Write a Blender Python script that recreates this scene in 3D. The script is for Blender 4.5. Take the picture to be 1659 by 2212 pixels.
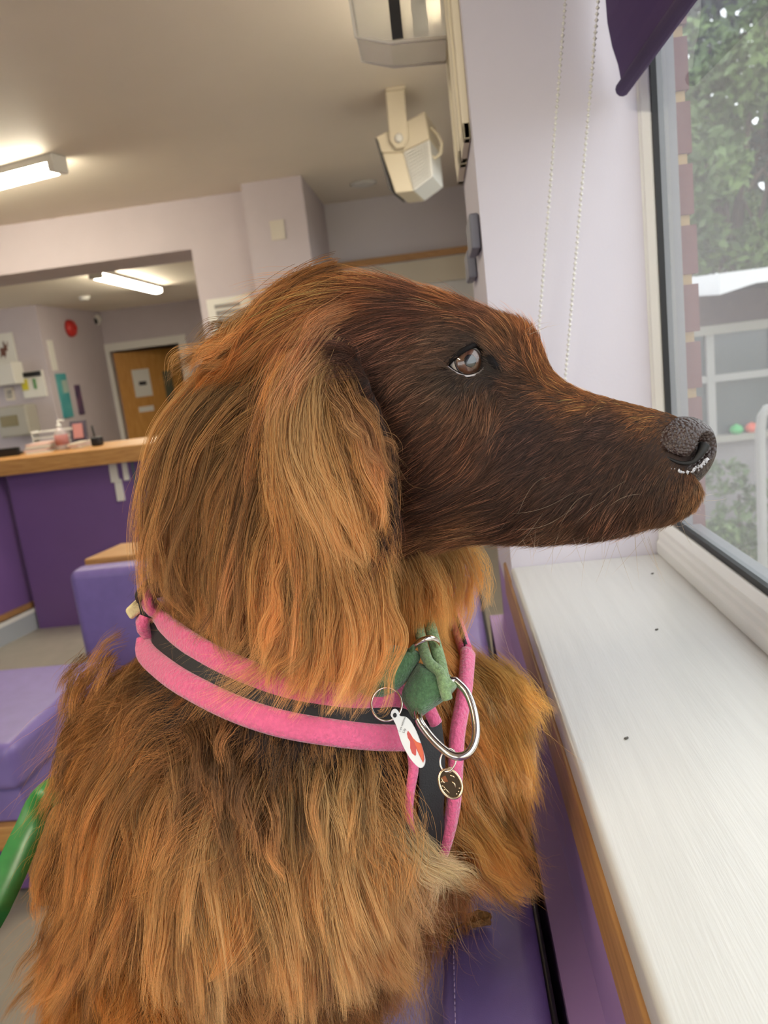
import bpy, bmesh, math, random
import numpy as np
from mathutils import Vector, Matrix
from mathutils.bvhtree import BVHTree
for _o in list(bpy.data.objects): bpy.data.objects.remove(_o)
S = bpy.context.scene
COL = S.collection
random.seed(7); RNG = np.random.default_rng(11)

# ---------------------------------------------------------------- camera
IW, IH, FPX = 1659, 2212, 1661.0
CXP, CYP = IW/2, IH/2
CH = 1.35                                   # camera height above the floor
def _basis(vpy=(945, 754), ratio=.122):
    dy = np.array([vpy[0]-CXP, vpy[1]-CYP, FPX])
    b = -FPX*FPX/((vpy[0]-CXP)*ratio+(vpy[1]-CYP))
    dz = -np.array([ratio*b, b, FPX])
    dy /= np.linalg.norm(dy); dz /= np.linalg.norm(dz)
    return np.array([np.cross(dy, dz), dy, dz])
CM = _basis()
CAMP = np.array([0, 0, CH])
cam_d = bpy.data.cameras.new('camera'); cam = bpy.data.objects.new('camera', cam_d); COL.objects.link(cam)
cam_d.sensor_fit = 'HORIZONTAL'; cam_d.sensor_width = 36; cam_d.lens = 36*FPX/IW
cam_d.clip_start = .01; cam_d.clip_end = 200
_r, _d, _f = CM[:, 0], CM[:, 1], CM[:, 2]
cam.matrix_world = Matrix(((_r[0], -_d[0], -_f[0], 0), (_r[1], -_d[1], -_f[1], 0), (_r[2], -_d[2], -_f[2], CH), (0, 0, 0, 1)))
cam_d.dof.use_dof = True; cam_d.dof.focus_distance = .50; cam_d.dof.aperture_fstop = 15.0
S.camera = cam

# ---------------------------------------------------------------- sky, exposure
w = bpy.data.worlds.new('overcast_sky'); S.world = w; w.use_nodes = True
w.node_tree.nodes['Background'].inputs[0].default_value = (.92, .96, 1.0, 1)
w.node_tree.nodes['Background'].inputs[1].default_value = 3.2
S.view_settings.view_transform = 'Standard'; S.view_settings.look = 'None'
S.view_settings.exposure = 0.0; S.view_settings.gamma = 1.0; S.view_settings.use_curve_mapping = False
S.cycles.use_denoising = True
S.cycles.max_bounces = 7; S.cycles.diffuse_bounces = 3; S.cycles.glossy_bounces = 3
S.cycles.transmission_bounces = 5; S.cycles.transparent_max_bounces = 8
S.cycles.sample_clamp_indirect = 6.0
S.cycles.use_adaptive_sampling = True; S.cycles.adaptive_threshold = .12; S.cycles.time_limit = 1000
S.cycles_curves.shape = 'RIBBONS'

# ---------------------------------------------------------------- pixel -> place helpers
def ray(px, py):
    d = CM@np.array([px-CXP, py-CYP, FPX]); return d/np.linalg.norm(d)
def onz(px, py, z): d = ray(px, py); return CAMP+d*((z-CH)/d[2])
def ony(px, py, y): d = ray(px, py); return CAMP+d*(y/d[1])
def onx(px, py, x): d = ray(px, py); return CAMP+d*(x/d[0])
def toward(px, py, dist): return CAMP+ray(px, py)*dist
def project(P):
    q = (np.asarray(P, float)-CAMP)@CM
    return np.stack([CXP+FPX*q[..., 0]/q[..., 2], CYP+FPX*q[..., 1]/q[..., 2]], -1), q[..., 2]

# ---------------------------------------------------------------- mesh helpers
class MB:
    def __init__(s): s.v = []; s.f = []
    def add(s, v, f):
        b = len(s.v); s.v += [tuple(map(float, p)) for p in v]; s.f += [tuple(i+b for i in q) for q in f]; return s
    def box(s, x0, x1, y0, y1, z0, z1):
        x0, x1 = min(x0, x1), max(x0, x1); y0, y1 = min(y0, y1), max(y0, y1); z0, z1 = min(z0, z1), max(z0, z1)
        v = [(x, y, z) for z in (z0, z1) for y in (y0, y1) for x in (x0, x1)]
        return s.add(v, [(0, 2, 3, 1), (4, 5, 7, 6), (0, 1, 5, 4), (2, 6, 7, 3), (0, 4, 6, 2), (1, 3, 7, 5)])
    def hexa(s, a, b):                      # two loops of n points -> prism
        n = len(a)
        f = [tuple(range(n-1, -1, -1)), tuple(range(n, 2*n))]+[(i, (i+1) % n, n+(i+1) % n, n+i) for i in range(n)]
        return s.add(list(a)+list(b), f)
    def slab(s, pts, off):
        off = np.array(off, float); return s.hexa(pts, [np.array(p)+off for p in pts])
    def loft(s, rings, cap=True, closed=False):
        n = len(rings[0]); v = [p for r in rings for p in r]; f = []; m = len(rings)
        for i in range(m if closed else m-1):
            k = (i+1) % m
            for j in range(n): f.append((i*n+j, i*n+(j+1) % n, k*n+(j+1) % n, k*n+j))
        if cap and not closed: f += [tuple(range(n-1, -1, -1)), tuple((m-1)*n+j for j in range(n))]
        return s.add(v, f)
    def tube(s, pts, r, n=8, closed=False):
        P = [np.array(p, float) for p in pts]; m = len(P); rings = []; up = None
        for i in range(m):
            if closed: t = P[(i+1) % m]-P[i-1]
            else: t = P[min(i+1, m-1)]-P[max(i-1, 0)]
            t = t/(np.linalg.norm(t)+1e-12)
            if up is None: up = np.array([0, 0, 1.]) if abs(t[2]) < .9 else np.array([1., 0, 0])
            a = np.cross(t, up); a /= np.linalg.norm(a)+1e-12; b = np.cross(a, t); up = b
            rr = r[i] if hasattr(r, '__len__') else r
            rings.append([P[i]+rr*(math.cos(q)*a+math.sin(q)*b) for q in np.arange(n)*2*math.pi/n])
        return s.loft(rings, True, closed)
    def lathe(s, prof, c=(0, 0, 0), axis=(0, 0, 1), n=24):
        ax = np.array(axis, float); ax /= np.linalg.norm(ax); up = np.array([0, 0, 1.]) if abs(ax[2]) < .9 else np.array([1., 0, 0])
        a = np.cross(ax, up); a /= np.linalg.norm(a); b = np.cross(ax, a)
        return s.loft([[np.array(c)+ax*h+r*(math.cos(q)*a+math.sin(q)*b) for q in np.arange(n)*2*math.pi/n] for r, h in prof])
    def ell(s, c, r, n=20, m=12, rot=None):
        rings = []
        for i in range(1, m):
            t = math.pi*i/m; rings.append([(r[0]*math.sin(t)*math.cos(q), r[1]*math.sin(t)*math.sin(q), r[2]*math.cos(t)) for q in np.arange(n)*2*math.pi/n])
        R = np.eye(3) if rot is None else np.array(rot)
        rings = [[R@np.array(p)+np.array(c) for p in rg] for rg in rings]
        return s.loft(rings)
    def build(s, name, mt=None, parent=None, smooth=False, bevel=0, seg=2):
        me = bpy.data.meshes.new(name); me.from_pydata(s.v, [], s.f); me.update()
        bm = bmesh.new(); bm.from_mesh(me); bmesh.ops.recalc_face_normals(bm, faces=bm.faces); bm.to_mesh(me); bm.free()
        o = bpy.data.objects.new(name, me); COL.objects.link(o)
        if mt is not None: me.materials.append(mt)
        if smooth: me.polygons.foreach_set('use_smooth', [True]*len(me.polygons))
        if bevel:
            md = o.modifiers.new('bevel', 'BEVEL'); md.width = bevel; md.segments = seg; md.limit_method = 'ANGLE'; md.angle_limit = .6
            me.polygons.foreach_set('use_smooth', [True]*len(me.polygons))
            md2 = o.modifiers.new('wn', 'WEIGHTED_NORMAL'); md2.keep_sharp = True
        if parent is not None: o.parent = parent
        return o
def tag(o, label, cat, group=None, kind=None):
    o['label'] = label; o['category'] = cat
    if group: o['group'] = group
    if kind: o['kind'] = kind
    return o
def struct(o, label=None):
    o['kind'] = 'structure'
    if label: o['label'] = label
    return o
def empty(name, loc):
    o = bpy.data.objects.new(name, None); COL.objects.link(o); o.location = [float(c) for c in loc]; o.empty_display_size = .05
    bpy.context.view_layer.update(); return o
def adopt(root, *kids):                      # parent parts built in world space to their thing
    bpy.context.view_layer.update()
    for k in kids:
        k.parent = root; k.matrix_parent_inverse = root.matrix_world.inverted()
def srgb(r, g, b):
    f = lambda c: (c/255/12.92) if c/255 <= .04045 else ((c/255+.055)/1.055)**2.4
    return (f(r), f(g), f(b), 1)
MATS = {}
def mat(name, col, rough=.6, metal=0, nz=0, nscale=30, bump=0, bscale=200, spec=.5, emit=0, coat=0, trans=0, col2=None, stretch=None, sheen=0):
    if name in MATS: return MATS[name]
    m = bpy.data.materials.new(name); m.use_nodes = True; nt = m.node_tree; p = nt.nodes['Principled BSDF']
    p.inputs['Base Color'].default_value = col; p.inputs['Roughness'].default_value = rough; p.inputs['Metallic'].default_value = metal
    p.inputs['Specular IOR Level'].default_value = spec; p.inputs['Coat Weight'].default_value = coat
    p.inputs['Transmission Weight'].default_value = trans; p.inputs['Sheen Weight'].default_value = sheen
    if emit: p.inputs['Emission Color'].default_value = col; p.inputs['Emission Strength'].default_value = emit
    if nz or bump or col2:
        tc = nt.nodes.new('ShaderNodeTexCoord'); mp = nt.nodes.new('ShaderNodeMapping'); nt.links.new(tc.outputs['Object'], mp.inputs[0])
        if stretch: mp.inputs['Scale'].default_value = stretch
    if nz or col2:
        n = nt.nodes.new('ShaderNodeTexNoise'); n.inputs['Scale'].default_value = nscale; n.inputs['Detail'].default_value = 5; nt.links.new(mp.outputs[0], n.inputs['Vector'])
        r = nt.nodes.new('ShaderNodeValToRGB'); nt.links.new(n.outputs[0], r.inputs[0])
        c2 = col2 or tuple(min(1, c*(1+nz)) for c in col[:3])+(1,)
        r.color_ramp.elements[0].color = col if col2 else tuple(c*(1-nz) for c in col[:3])+(1,); r.color_ramp.elements[1].color = c2
        r.color_ramp.elements[0].position = .3; r.color_ramp.elements[1].position = .7
        nt.links.new(r.outputs[0], p.inputs['Base Color'])
    if bump:
        n2 = nt.nodes.new('ShaderNodeTexNoise'); n2.inputs['Scale'].default_value = bscale; n2.inputs['Detail'].default_value = 3; nt.links.new(mp.outputs[0], n2.inputs['Vector'])
        bp = nt.nodes.new('ShaderNodeBump'); bp.inputs['Strength'].default_value = bump; bp.inputs['Distance'].default_value = .002
        nt.links.new(n2.outputs[0], bp.inputs['Height']); nt.links.new(bp.outputs[0], p.inputs['Normal'])
    MATS[name] = m; return m
# ================================================================ MATERIALS
lav = mat('lavender_paint', srgb(210, 205, 216), .65, nz=.02, nscale=6, bump=.08, bscale=300)
lavroom = mat('room_lavender_paint', srgb(200, 190, 194), .65, nz=.02, nscale=6)
ceilm = mat('ceiling_paint', srgb(240, 230, 214), .6, nz=.015, nscale=3)
purple = mat('purple_wall_paint', srgb(150, 120, 172), .5, nz=.04, nscale=8, bump=.05)
purple2 = mat('purple_counter_laminate', srgb(114, 84, 142), .42, nz=.03, nscale=5)
vinyl = mat('purple_vinyl', srgb(132, 116, 184), .38, nz=.06, nscale=25, bump=.12, bscale=900)
oak = mat('oak_wood', srgb(146, 104, 62), .5, col2=srgb(176, 132, 84), nscale=9, stretch=(14, 1.2, 14), bump=.08, bscale=60)
oakx = mat('oak_wood_along_x', srgb(176, 124, 66), .45, col2=srgb(206, 158, 96), nscale=9, stretch=(1.2, 14, 14), bump=.08, bscale=60)
oakdoor = mat('oak_door_veneer', srgb(190, 132, 56), .45, col2=srgb(212, 156, 78), nscale=6, stretch=(10, 10, 1))
pvc = mat('white_upvc', srgb(238, 238, 236), .28)
sillm = mat('white_gloss_paint', srgb(206, 205, 201), .24, nz=.03, nscale=5, bump=.12, bscale=26, stretch=(26, 1.2, 1))
gasket = mat('black_gasket', srgb(18, 18, 20), .5)
cream = mat('cream_plastic', srgb(226, 214, 188), .45)
white = mat('white_plastic', srgb(232, 230, 224), .45)
paper = mat('white_paper', srgb(232, 230, 222), .8)
black = mat('black_plastic', srgb(20, 20, 22), .4)
grey = mat('grey_plastic', srgb(150, 148, 140), .5)
floorm = mat('grey_vinyl_floor', srgb(158, 152, 140), .4, nz=.06, nscale=12)
beige = mat('beige_board', srgb(204, 192, 168), .6)
lampm = mat('lit_diffuser', (1, .9, .70, 1), .5, emit=54)
blindm = mat('purple_blind_fabric', srgb(66, 42, 92), .8, bump=.1, bscale=1200)

# ================================================================ ROOM SHELL
XI, XF = .074, .284           # inner wall plane and window frame plane
YR = 1.085                    # end of the window recess
ZS, ZC = 1.03, 2.5            # sill top, ceiling
ZH = 2.25                     # window head
struct(MB().box(-8, .42, -2.6, 12.1, -.12, 0).build('floor', floorm))
struct(MB().box(-6, .42, -2.6, 5.25, ZC, ZC+.12).box(-.79, .42, 5.25, 6.4, ZC, ZC+.12).build('ceiling', ceilm))
# the window wall: below, beyond and above the recess
wr = struct(MB().box(XI, .34, -2.6, YR, -.55, ZS-.03).build('wall_right', purple))
adopt(wr, MB().box(XI, .3305, YR, 1.42, 0, .95).build('lower_wall', purple), MB().box(XI, .3305, YR, 1.42, .95, ZC).build('plaster', lav),
      MB().box(XI, .34, -2.6, YR, ZH, ZC).build('lintel', lav), MB().box(XI, .34, -2.6, -1.6, ZS-.03, ZH).build('pier', lav))
# the purple lower wall is thickened forward so its ledge catches daylight
struct(MB().box(XI-.004, XI+.03, -2.6, YR+.13, .943, ZS-.029).build('trim_1', oak, bevel=.003), 'oak moulding under the white windowsill')
struct(MB().box(XI-.002, XF+.02, -2.6, YR+.0, ZS-.03, ZS).build('window_sill_board', sillm, bevel=.006), 'white gloss painted windowsill with brush marks')
vy0, vy1, vz0, vz1 = 2.7, 5.0, 1.03, 2.25
struct(MB().box(.331, .345, YR+.3, vy0, 0, ZC).box(.331, .345, vy1, 6.2, 0, ZC).box(.331, .345, vy0, vy1, 0, vz0).box(.331, .345, vy0, vy1, vz1, ZC).build('wall_beyond', lavroom))
# far wall with a wide opening into the back room
YF = 5.25
ox = ony(413, 538, YF); OXR, OZ = ox[0], ox[2]
pl = ony(532, 480, YF-.2)[0]; prr = ony(663, 480, YF-.2)[0]
wf = struct(MB().box(OXR, prr-.05, YF, YF+.5, 0, ZC).box(-6, OXR, YF, YF+.5, OZ, ZC).build('wall_far', lavroom))
pil = MB().box(pl, prr, YF-.2, 6.05, 0, ZC).build('pillar', lavroom, wf)
a, b = ony(500, 412, YF-.2)[0], pl
struct(MB().box(-.8, .345, 6.05, 6.2, 0, ZC).build('wall_alcove', mat('brightened_alcove_paint', srgb(232, 226, 228), .6)))  # room paint made paler here to stand in for missing alcove light
# back room
YA, YB, ZB = 8.3, 9.9, 2.33
cxn = ony(100, 780, YA)[0]
struct(MB().box(-8, OXR+.6, YF+.5, 12, ZB, ZB+.1).build('ceiling_back', ceilm))
struct(MB().box(-8, cxn, YA, YA+.1, 0, ZB).build('wall_back_left', lavroom))
struct(MB().box(cxn-.1, cxn, YA+.1, YB, 0, ZB).build('wall_back_side', lavroom))
dl, dr, dt = ony(238, 760, YB)[0], ony(388, 750, YB)[0], ony(300, 752, YB)[2]
struct(MB().box(cxn-.1, dl, YB, YB+.1, 0, ZB).box(dr, OXR+.6, YB, YB+.1, 0, ZB).box(dl, dr, YB, YB+.1, dt, ZB).build('wall_back', lavroom))
struct(MB().box(OXR+.55, OXR+.6, YF+.5, YB, 0, ZB).build('wall_back_right', lavroom))
struct(MB().box(-8, -7.9, YF, YA, 0, ZB).build('wall_back_far_left', lavroom))
struct(MB().box(-8, OXR+.6, 12, 12.1, 0, ZB).box(-8, -7.9, YA, 12, 0, ZB).box(OXR+.55, OXR+.6, YB+.1, 12, 0, ZB).build('wall_corridor', lavroom))
struct(MB().box(-6.1, -6, -2.6, YF+.5, 0, ZC).build('wall_left', lavroom))
wx0, wx1, wz0, wz1 = -3.4, -.25, .85, 2.3
struct(MB().box(-6, wx0, -2.7, -2.6, 0, ZC).box(wx1, .34, -2.7, -2.6, 0, ZC).box(wx0, wx1, -2.7, -2.6, 0, wz0).box(wx0, wx1, -2.7, -2.6, wz1, ZC).build('wall_behind', lavroom))
# door of the back room, standing open
fr = MB().box(dl-.1, dl, YB-.03, YB+.02, 0, dt+.1).box(dr, dr+.1, YB-.03, YB+.02, 0, dt+.1).box(dl, dr, YB-.03, YB+.02, dt, dt+.1).build('door_frame', white)
d1 = struct(fr); d1.name = 'door_1'
ang = math.radians(38); dw = .86; dd = np.array([math.cos(ang), math.sin(ang), 0]); dn = np.array([-math.sin(ang), math.cos(ang), 0])
o0 = np.array([dl+.01, YB+.06, 0])
def leafbox(u0, u1, z0, z1, t0, t1):
    return MB().hexa([o0+dd*u+dn*t0+np.array([0, 0, z]) for u, z in ((u0, z0), (u1, z0), (u1, z1), (u0, z1))], [o0+dd*u+dn*t1+np.array([0, 0, z]) for u, z in ((u0, z0), (u1, z0), (u1, z1), (u0, z1))])
lf = leafbox(0, dw, .01, dt-.02, 0, .044).build('door_leaf', oakdoor, d1)
vp = leafbox(.6, .72, .75, dt-.32, -.006, -.001).build('vision_panel', mat('wired_glass', srgb(110, 110, 92), .2), lf)
leafbox(.19, .42, dt-.62, dt-.26, -.006, -.001).build('notice', paper, lf)
leafbox(.26, .36, dt-.47, dt-.42, -.009, -.006).build('print', black, lf)
leafbox(.2, .4, dt-.82, dt-.75, -.006, -.001).build('sign_plate', white, lf)
# ================================================================ WINDOW
ZW = ZH
win = struct(MB().box(XF+.004, XF+.04, -1.6, YR, ZS-.005, ZS+.03).build('window_1', pvc), 'white upvc window with a fixed glass pane')
bx0 = XF-.004; XG = bx0+.0225
rp = [(0, 0), (0, .016), (.003, .02), (.003, .027), (.006, .031), (.006, .037), (.0105, .042), (.013, .046), (.017, .046), (.02, .04), (.02, 0)]
MB().hexa([(bx0+a_, -1.6, ZS+b_) for a_, b_ in rp], [(bx0+a_, YR-.0, ZS+b_) for a_, b_ in rp]).build('frame_rail', pvc, win, bevel=.0012)
MB().box(bx0+.0165, bx0+.0225, -1.6, YR-.01, ZS+.04, ZS+.0535).build('gasket', gasket, win)
YS_ = YR+.028
MB().hexa([(bx0+a_, YS_-b_, ZS+.012) for a_, b_ in rp[1:-1]]+[(bx0+.02, YS_, ZS+.012), (bx0, YS_, ZS+.012)], [(bx0+a_, YS_-b_, ZW) for a_, b_ in rp[1:-1]]+[(bx0+.02, YS_, ZW), (bx0, YS_, ZW)]).build('frame_stile', pvc, win, bevel=.0012)
MB().box(bx0+.0155, bx0+.0225, YR-.024, YR-.010, ZS+.04, ZW-.03).build('gasket', gasket, win)
gup = mat('grey_upvc', srgb(112, 114, 118), .35)
MB().box(bx0+.024, bx0+.03, YR-.016, YR+.05, ZS+.02, ZW).box(bx0+.03, bx0+.05, YR-.006, YR+.05, ZS+.02, ZW).build('outer_stile', gup, win)
MB().box(bx0+.024, bx0+.03, -1.6, YR-.016, ZS-.02, ZS+.05).box(bx0+.03, bx0+.06, -1.6, YR-.006, ZS-.02, ZS+.038).build('outer_rail', gup, win)
MB().box(bx0, bx0+.02, -1.6, YR, ZW-.046, ZW).build('head_rail', pvc, win)
MB().box(bx0, bx0+.02, -1.6, -1.54, ZS, ZW).build('frame_stile', pvc, win)
gm = bpy.data.materials.new('window_glass'); gm.use_nodes = True; nt = gm.node_tree; nt.nodes.clear()
out = nt.nodes.new('ShaderNodeOutputMaterial'); tr = nt.nodes.new('ShaderNodeBsdfTransparent'); gl = nt.nodes.new('ShaderNodeBsdfGlossy'); df = nt.nodes.new('ShaderNodeBsdfTranslucent'); dfd = nt.nodes.new('ShaderNodeBsdfDiffuse')
tr.inputs[0].default_value = (.96, .98, .97, 1); gl.inputs['Roughness'].default_value = .0; df.inputs[0].default_value = (.95, .97, 1, 1); dfd.inputs[0].default_value = (.9, .9, .9, 1)
def schlick(nt, base):                      # same from both faces of a thin sheet
    lw = nt.nodes.new('ShaderNodeLayerWeight'); lw.inputs[0].default_value = .5
    pw = nt.nodes.new('ShaderNodeMath'); pw.operation = 'POWER'; pw.inputs[1].default_value = 5; nt.links.new(lw.outputs['Facing'], pw.inputs[0])
    ma = nt.nodes.new('ShaderNodeMath'); ma.operation = 'MULTIPLY_ADD'; ma.inputs[1].default_value = 1-base; ma.inputs[2].default_value = base; nt.links.new(pw.outputs[0], ma.inputs[0]); return ma
fres = schlick(nt, .08)
m1 = nt.nodes.new('ShaderNodeMixShader'); m2 = nt.nodes.new('ShaderNodeMixShader'); m3 = nt.nodes.new('ShaderNodeMixShader')
nz_ = nt.nodes.new('ShaderNodeTexNoise'); nz_.inputs['Scale'].default_value = 5; mr = nt.nodes.new('ShaderNodeMapRange'); mr.inputs[3].default_value = .09; mr.inputs[4].default_value = .16  # whitish diffuse film imitating the haze of reflections on the pane
nt.links.new(nz_.outputs[0], mr.inputs[0])
m3.inputs[0].default_value = .5; nt.links.new(df.outputs[0], m3.inputs[1]); nt.links.new(dfd.outputs[0], m3.inputs[2])
nt.links.new(fres.outputs[0], m1.inputs[0]); nt.links.new(tr.outputs[0], m1.inputs[1]); nt.links.new(gl.outputs[0], m1.inputs[2])
nt.links.new(mr.outputs[0], m2.inputs[0]); nt.links.new(m1.outputs[0], m2.inputs[1]); nt.links.new(m3.outputs[0], m2.inputs[2]); nt.links.new(m2.outputs[0], out.inputs[0])
MB().add([(XG, -1.55, ZS+.04), (XG, YR-.01, ZS+.04), (XG, YR-.01, ZW-.04), (XG, -1.55, ZW-.04)], [(0, 1, 2, 3)]).build('pane', gm, win)
# daylight portal in the window opening (guides sky sampling, gives no light of its own)
pd = bpy.data.lights.new('window_portal', 'AREA'); pd.shape = 'RECTANGLE'; pd.size = ZW-ZS; pd.size_y = YR+1.6; pd.cycles.is_portal = True
po = bpy.data.objects.new('window_portal', pd); COL.objects.link(po); po.location = (XF+.055, (YR-1.6)/2, (ZS+ZW)/2); po.rotation_euler = (0, math.pi/2, 0)
w2 = struct(MB().box(wx0, wx1, -2.69, -2.61, wz0, wz0+.05).build('window_2', pvc), 'unseen white framed front window added to light the dog')  # unseen window added so daylight reaches the dog's near side
for xx in (wx0, (wx0+wx1)/2-.025, wx1-.05): MB().box(xx, xx+.05, -2.69, -2.61, wz0, wz1).build('frame_stile', pvc, w2)
MB().box(wx0, wx1, -2.69, -2.61, wz1-.05, wz1).build('head_rail', pvc, w2)
MB().add([(wx0, -2.65, wz0), (wx1, -2.65, wz0), (wx1, -2.65, wz1), (wx0, -2.65, wz1)], [(0, 1, 2, 3)]).build('pane', gm, w2)
pd2 = bpy.data.lights.new('front_portal', 'AREA'); pd2.shape = 'RECTANGLE'; pd2.size = wx1-wx0; pd2.size_y = wz1-wz0; pd2.cycles.is_portal = True
po2 = bpy.data.objects.new('front_portal', pd2); COL.objects.link(po2); po2.location = ((wx0+wx1)/2, -2.72, (wz0+wz1)/2); po2.rotation_euler = (math.pi/2, 0, 0)
w3 = struct(MB().box(.3, .35, vy0, vy1, vz0, vz0+.05).build('window_3', pvc), 'unseen white framed side window added to light the alcove')  # out-of-view window added to bring daylight onto the pillar and alcove
for yy in (vy0, vy1-.05): MB().box(.3, .35, yy, yy+.05, vz0, vz1).build('frame_stile', pvc, w3)
MB().box(.3, .35, vy0, vy1, vz1-.05, vz1).build('head_rail', pvc, w3)
MB().add([(.33, vy0, vz0), (.33, vy1, vz0), (.33, vy1, vz1), (.33, vy0, vz1)], [(0, 1, 2, 3)]).build('pane', gm, w3)
pd3 = bpy.data.lights.new('side_portal', 'AREA'); pd3.shape = 'RECTANGLE'; pd3.size = vz1-vz0; pd3.size_y = vy1-vy0; pd3.cycles.is_portal = True
po3 = bpy.data.objects.new('side_portal', pd3); COL.objects.link(po3); po3.location = (.36, (vy0+vy1)/2, (vz0+vz1)/2); po3.rotation_euler = (0, math.pi/2, 0)
# brick jamb and wall outside
brick = mat('red_brick', srgb(104, 64, 62), .85, nz=.18, nscale=40, bump=.4, bscale=90)
brick2 = mat('dark_red_brick', srgb(120, 80, 84), .85, nz=.18, nscale=40, bump=.4, bscale=90)
mortar = mat('sand_mortar', srgb(168, 142, 98), .95, nz=.08, nscale=60, bump=.3)
XB = .347
bw = struct(MB().box(.331, XB+.0, YR+.012, YR+.6, ZS-.4, 2.8).build('wall_outside', mortar), 'outer brick jamb of the window with sandy mortar')
course = .0755; z = ZS-.302; i = 0
bme = MB().box(-.5, .5, -.5, .5, -.5, .5).build('brick', brick)
first = True
while z < 2.5:
    L = .215 if i % 2 else .1025
    y0 = YR+.006+RNG.uniform(-.003, .003)
    for (ya, yb) in ((y0, y0+L), (y0+L+.01, y0+L+.225)):
        if first: o = bme; first = False
        else: o = bme.copy(); o.data = bme.data; COL.objects.link(o)
        o.scale = (.05, yb-ya, .062); o.location = (XB-.02+RNG.uniform(-.002, .003), (ya+yb)/2, z+.031); o.parent = bw
    z += course; i += 1
# ================================================================ BLIND
Yb = YR-.03
bp_ = [ony(x, y, Yb) for x, y in ((1306, -90), (1308, 0), (1312, 50), (1322, 100), (1335, 140), (1341, 172))]
pr = [(p[0], p[2]) for p in bp_]
fab = MB().hexa([(x, Yb, z) for x, z in pr]+[(x+.003, Yb, z) for x, z in pr[::-1]], [(x, -1.5, z) for x, z in pr]+[(x+.003, -1.5, z) for x, z in pr[::-1]]).build('fabric', blindm)
bb = ony(1343, 190, Yb)
bar = MB().tube([(bb[0]+.002, Yb+.004, bb[2]), (bb[0]+.002, -1.5, bb[2])], .009, 12).build('bottom_bar', blindm, smooth=True)
top = MB().tube([(pr[0][0]+.02, YR-.001, 2.2), (pr[0][0]+.02, -1.5, 2.2)], .022, 16).build('roller', white, smooth=True)
fab2 = MB().box(pr[0][0], pr[0][0]+.003, -1.5, Yb, pr[0][1]-.01, 2.2).build('fabric', blindm)
bl = empty('roller_blind', (XF-.03, 0, 1.64)); adopt(bl, fab, bar, top, fab2)
tag(bl, 'purple fabric window blind with a padded bottom bar, hanging above the sill', 'blind')
# bead chain loop of the blind: two runs pinned low on the recess wall
def chain(p0, p1, name, par):
    mb = MB(); n = int(np.linalg.norm(np.array(p1)-p0)/.0064); 
    mb.tube([p0, p1], .0006, 5)
    for k in range(n+1):
        c = np.array(p0)+(np.array(p1)-p0)*k/n; r = .0026
        mb.add([c+r*np.array(q) for q in ((1, 0, 0), (0, 1, 0), (-1, 0, 0), (0, -1, 0), (0, 0, 1.1), (0, 0, -1.1))], [(0, 1, 4), (1, 2, 4), (2, 3, 4), (3, 0, 4), (1, 0, 5), (2, 1, 5), (3, 2, 5), (0, 3, 5)])
    o = mb.build(name, white, par, smooth=True); o['kind'] = 'stuff'; return o
ch = empty('bead_chain', (.18, 1.06, 1.1))
YC = 1.03
P = [ony(1222, -8, YC), ony(1152, 860, YC+.04), ony(1293, -8, YC), ony(1206, 990, YC+.04)]
P[0] += (P[0]-P[1])*.6; P[2] += (P[2]-P[3])*.6
c1 = chain(P[0], P[1], 'bead_run', ch); c2 = chain(P[2], P[3], 'bead_run', ch)
lp = [P[1]+(P[3]-P[1])*t+np.array([0, 0, -.035*math.sin(math.pi*t)]) for t in np.linspace(0, 1, 14)]
c3 = MB().tube(lp, .0014, 6).build('bead_loop', white, smooth=True)
tp = MB().tube([P[0], P[0]+np.array([.02, .02, .06])], .001, 5).tube([P[2], P[2]+np.array([0, .02, .06])], .001, 5).build('top_cord', white)
for c in (c1, c2): c.parent = None
adopt(ch, c1, c2, c3, tp)
tag(ch, 'white bead chain loop of the blind, hanging beside the lavender recess wall', 'bead chain')

# ================================================================ NOTICEBOARDS ON THE WINDOW WALL
def onwall(px, py, x=XI): return onx(px, py, x)
for k, (ya, yb, za, zb, t, lab) in enumerate(((1.12, 1.25, 1.62, 2.3, .010, 'beige framed noticeboard on the wall beside the window recess'), (1.265, 1.41, 1.62, 2.35, .012, 'beige framed noticeboard behind the clear leaflet holder'))):
    e = empty('noticeboard', (XI, (ya+yb)/2, za))
    bd = MB().box(XI-.006, XI, ya+.02, yb-.02, za+.02, zb-.02).build('board', beige)
    fb = MB().box(XI-t, XI, ya, ya+.022, za, zb).box(XI-t, XI, yb-.022, yb, za, zb).box(XI-t, XI, ya, yb, za, za+.022).box(XI-t, XI, ya, yb, zb-.022, zb).build('frame', cream, bevel=.002)
    adopt(e, bd, fb); tag(e, lab, 'noticeboard')
for k, (Y0, px, py, py2) in enumerate(((1.10, 1040, 470, 545), (1.25, 1022, 545, 605))):
    za, zb2 = ony(px, py, Y0+.05)[2], ony(px, py2, Y0+.05)[2]
    o = MB().box(XI-.014, XI-.001, Y0, Y0+.11, zb2, za).build('leaflet_rack', mat('slate_plastic', srgb(112, 112, 124), .5), bevel=.003)
    tag(o, ('grey leaflet rack under the noticeboard beside the recess', 'grey leaflet rack lower on the wall, further from the recess')[k], 'rack')
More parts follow.
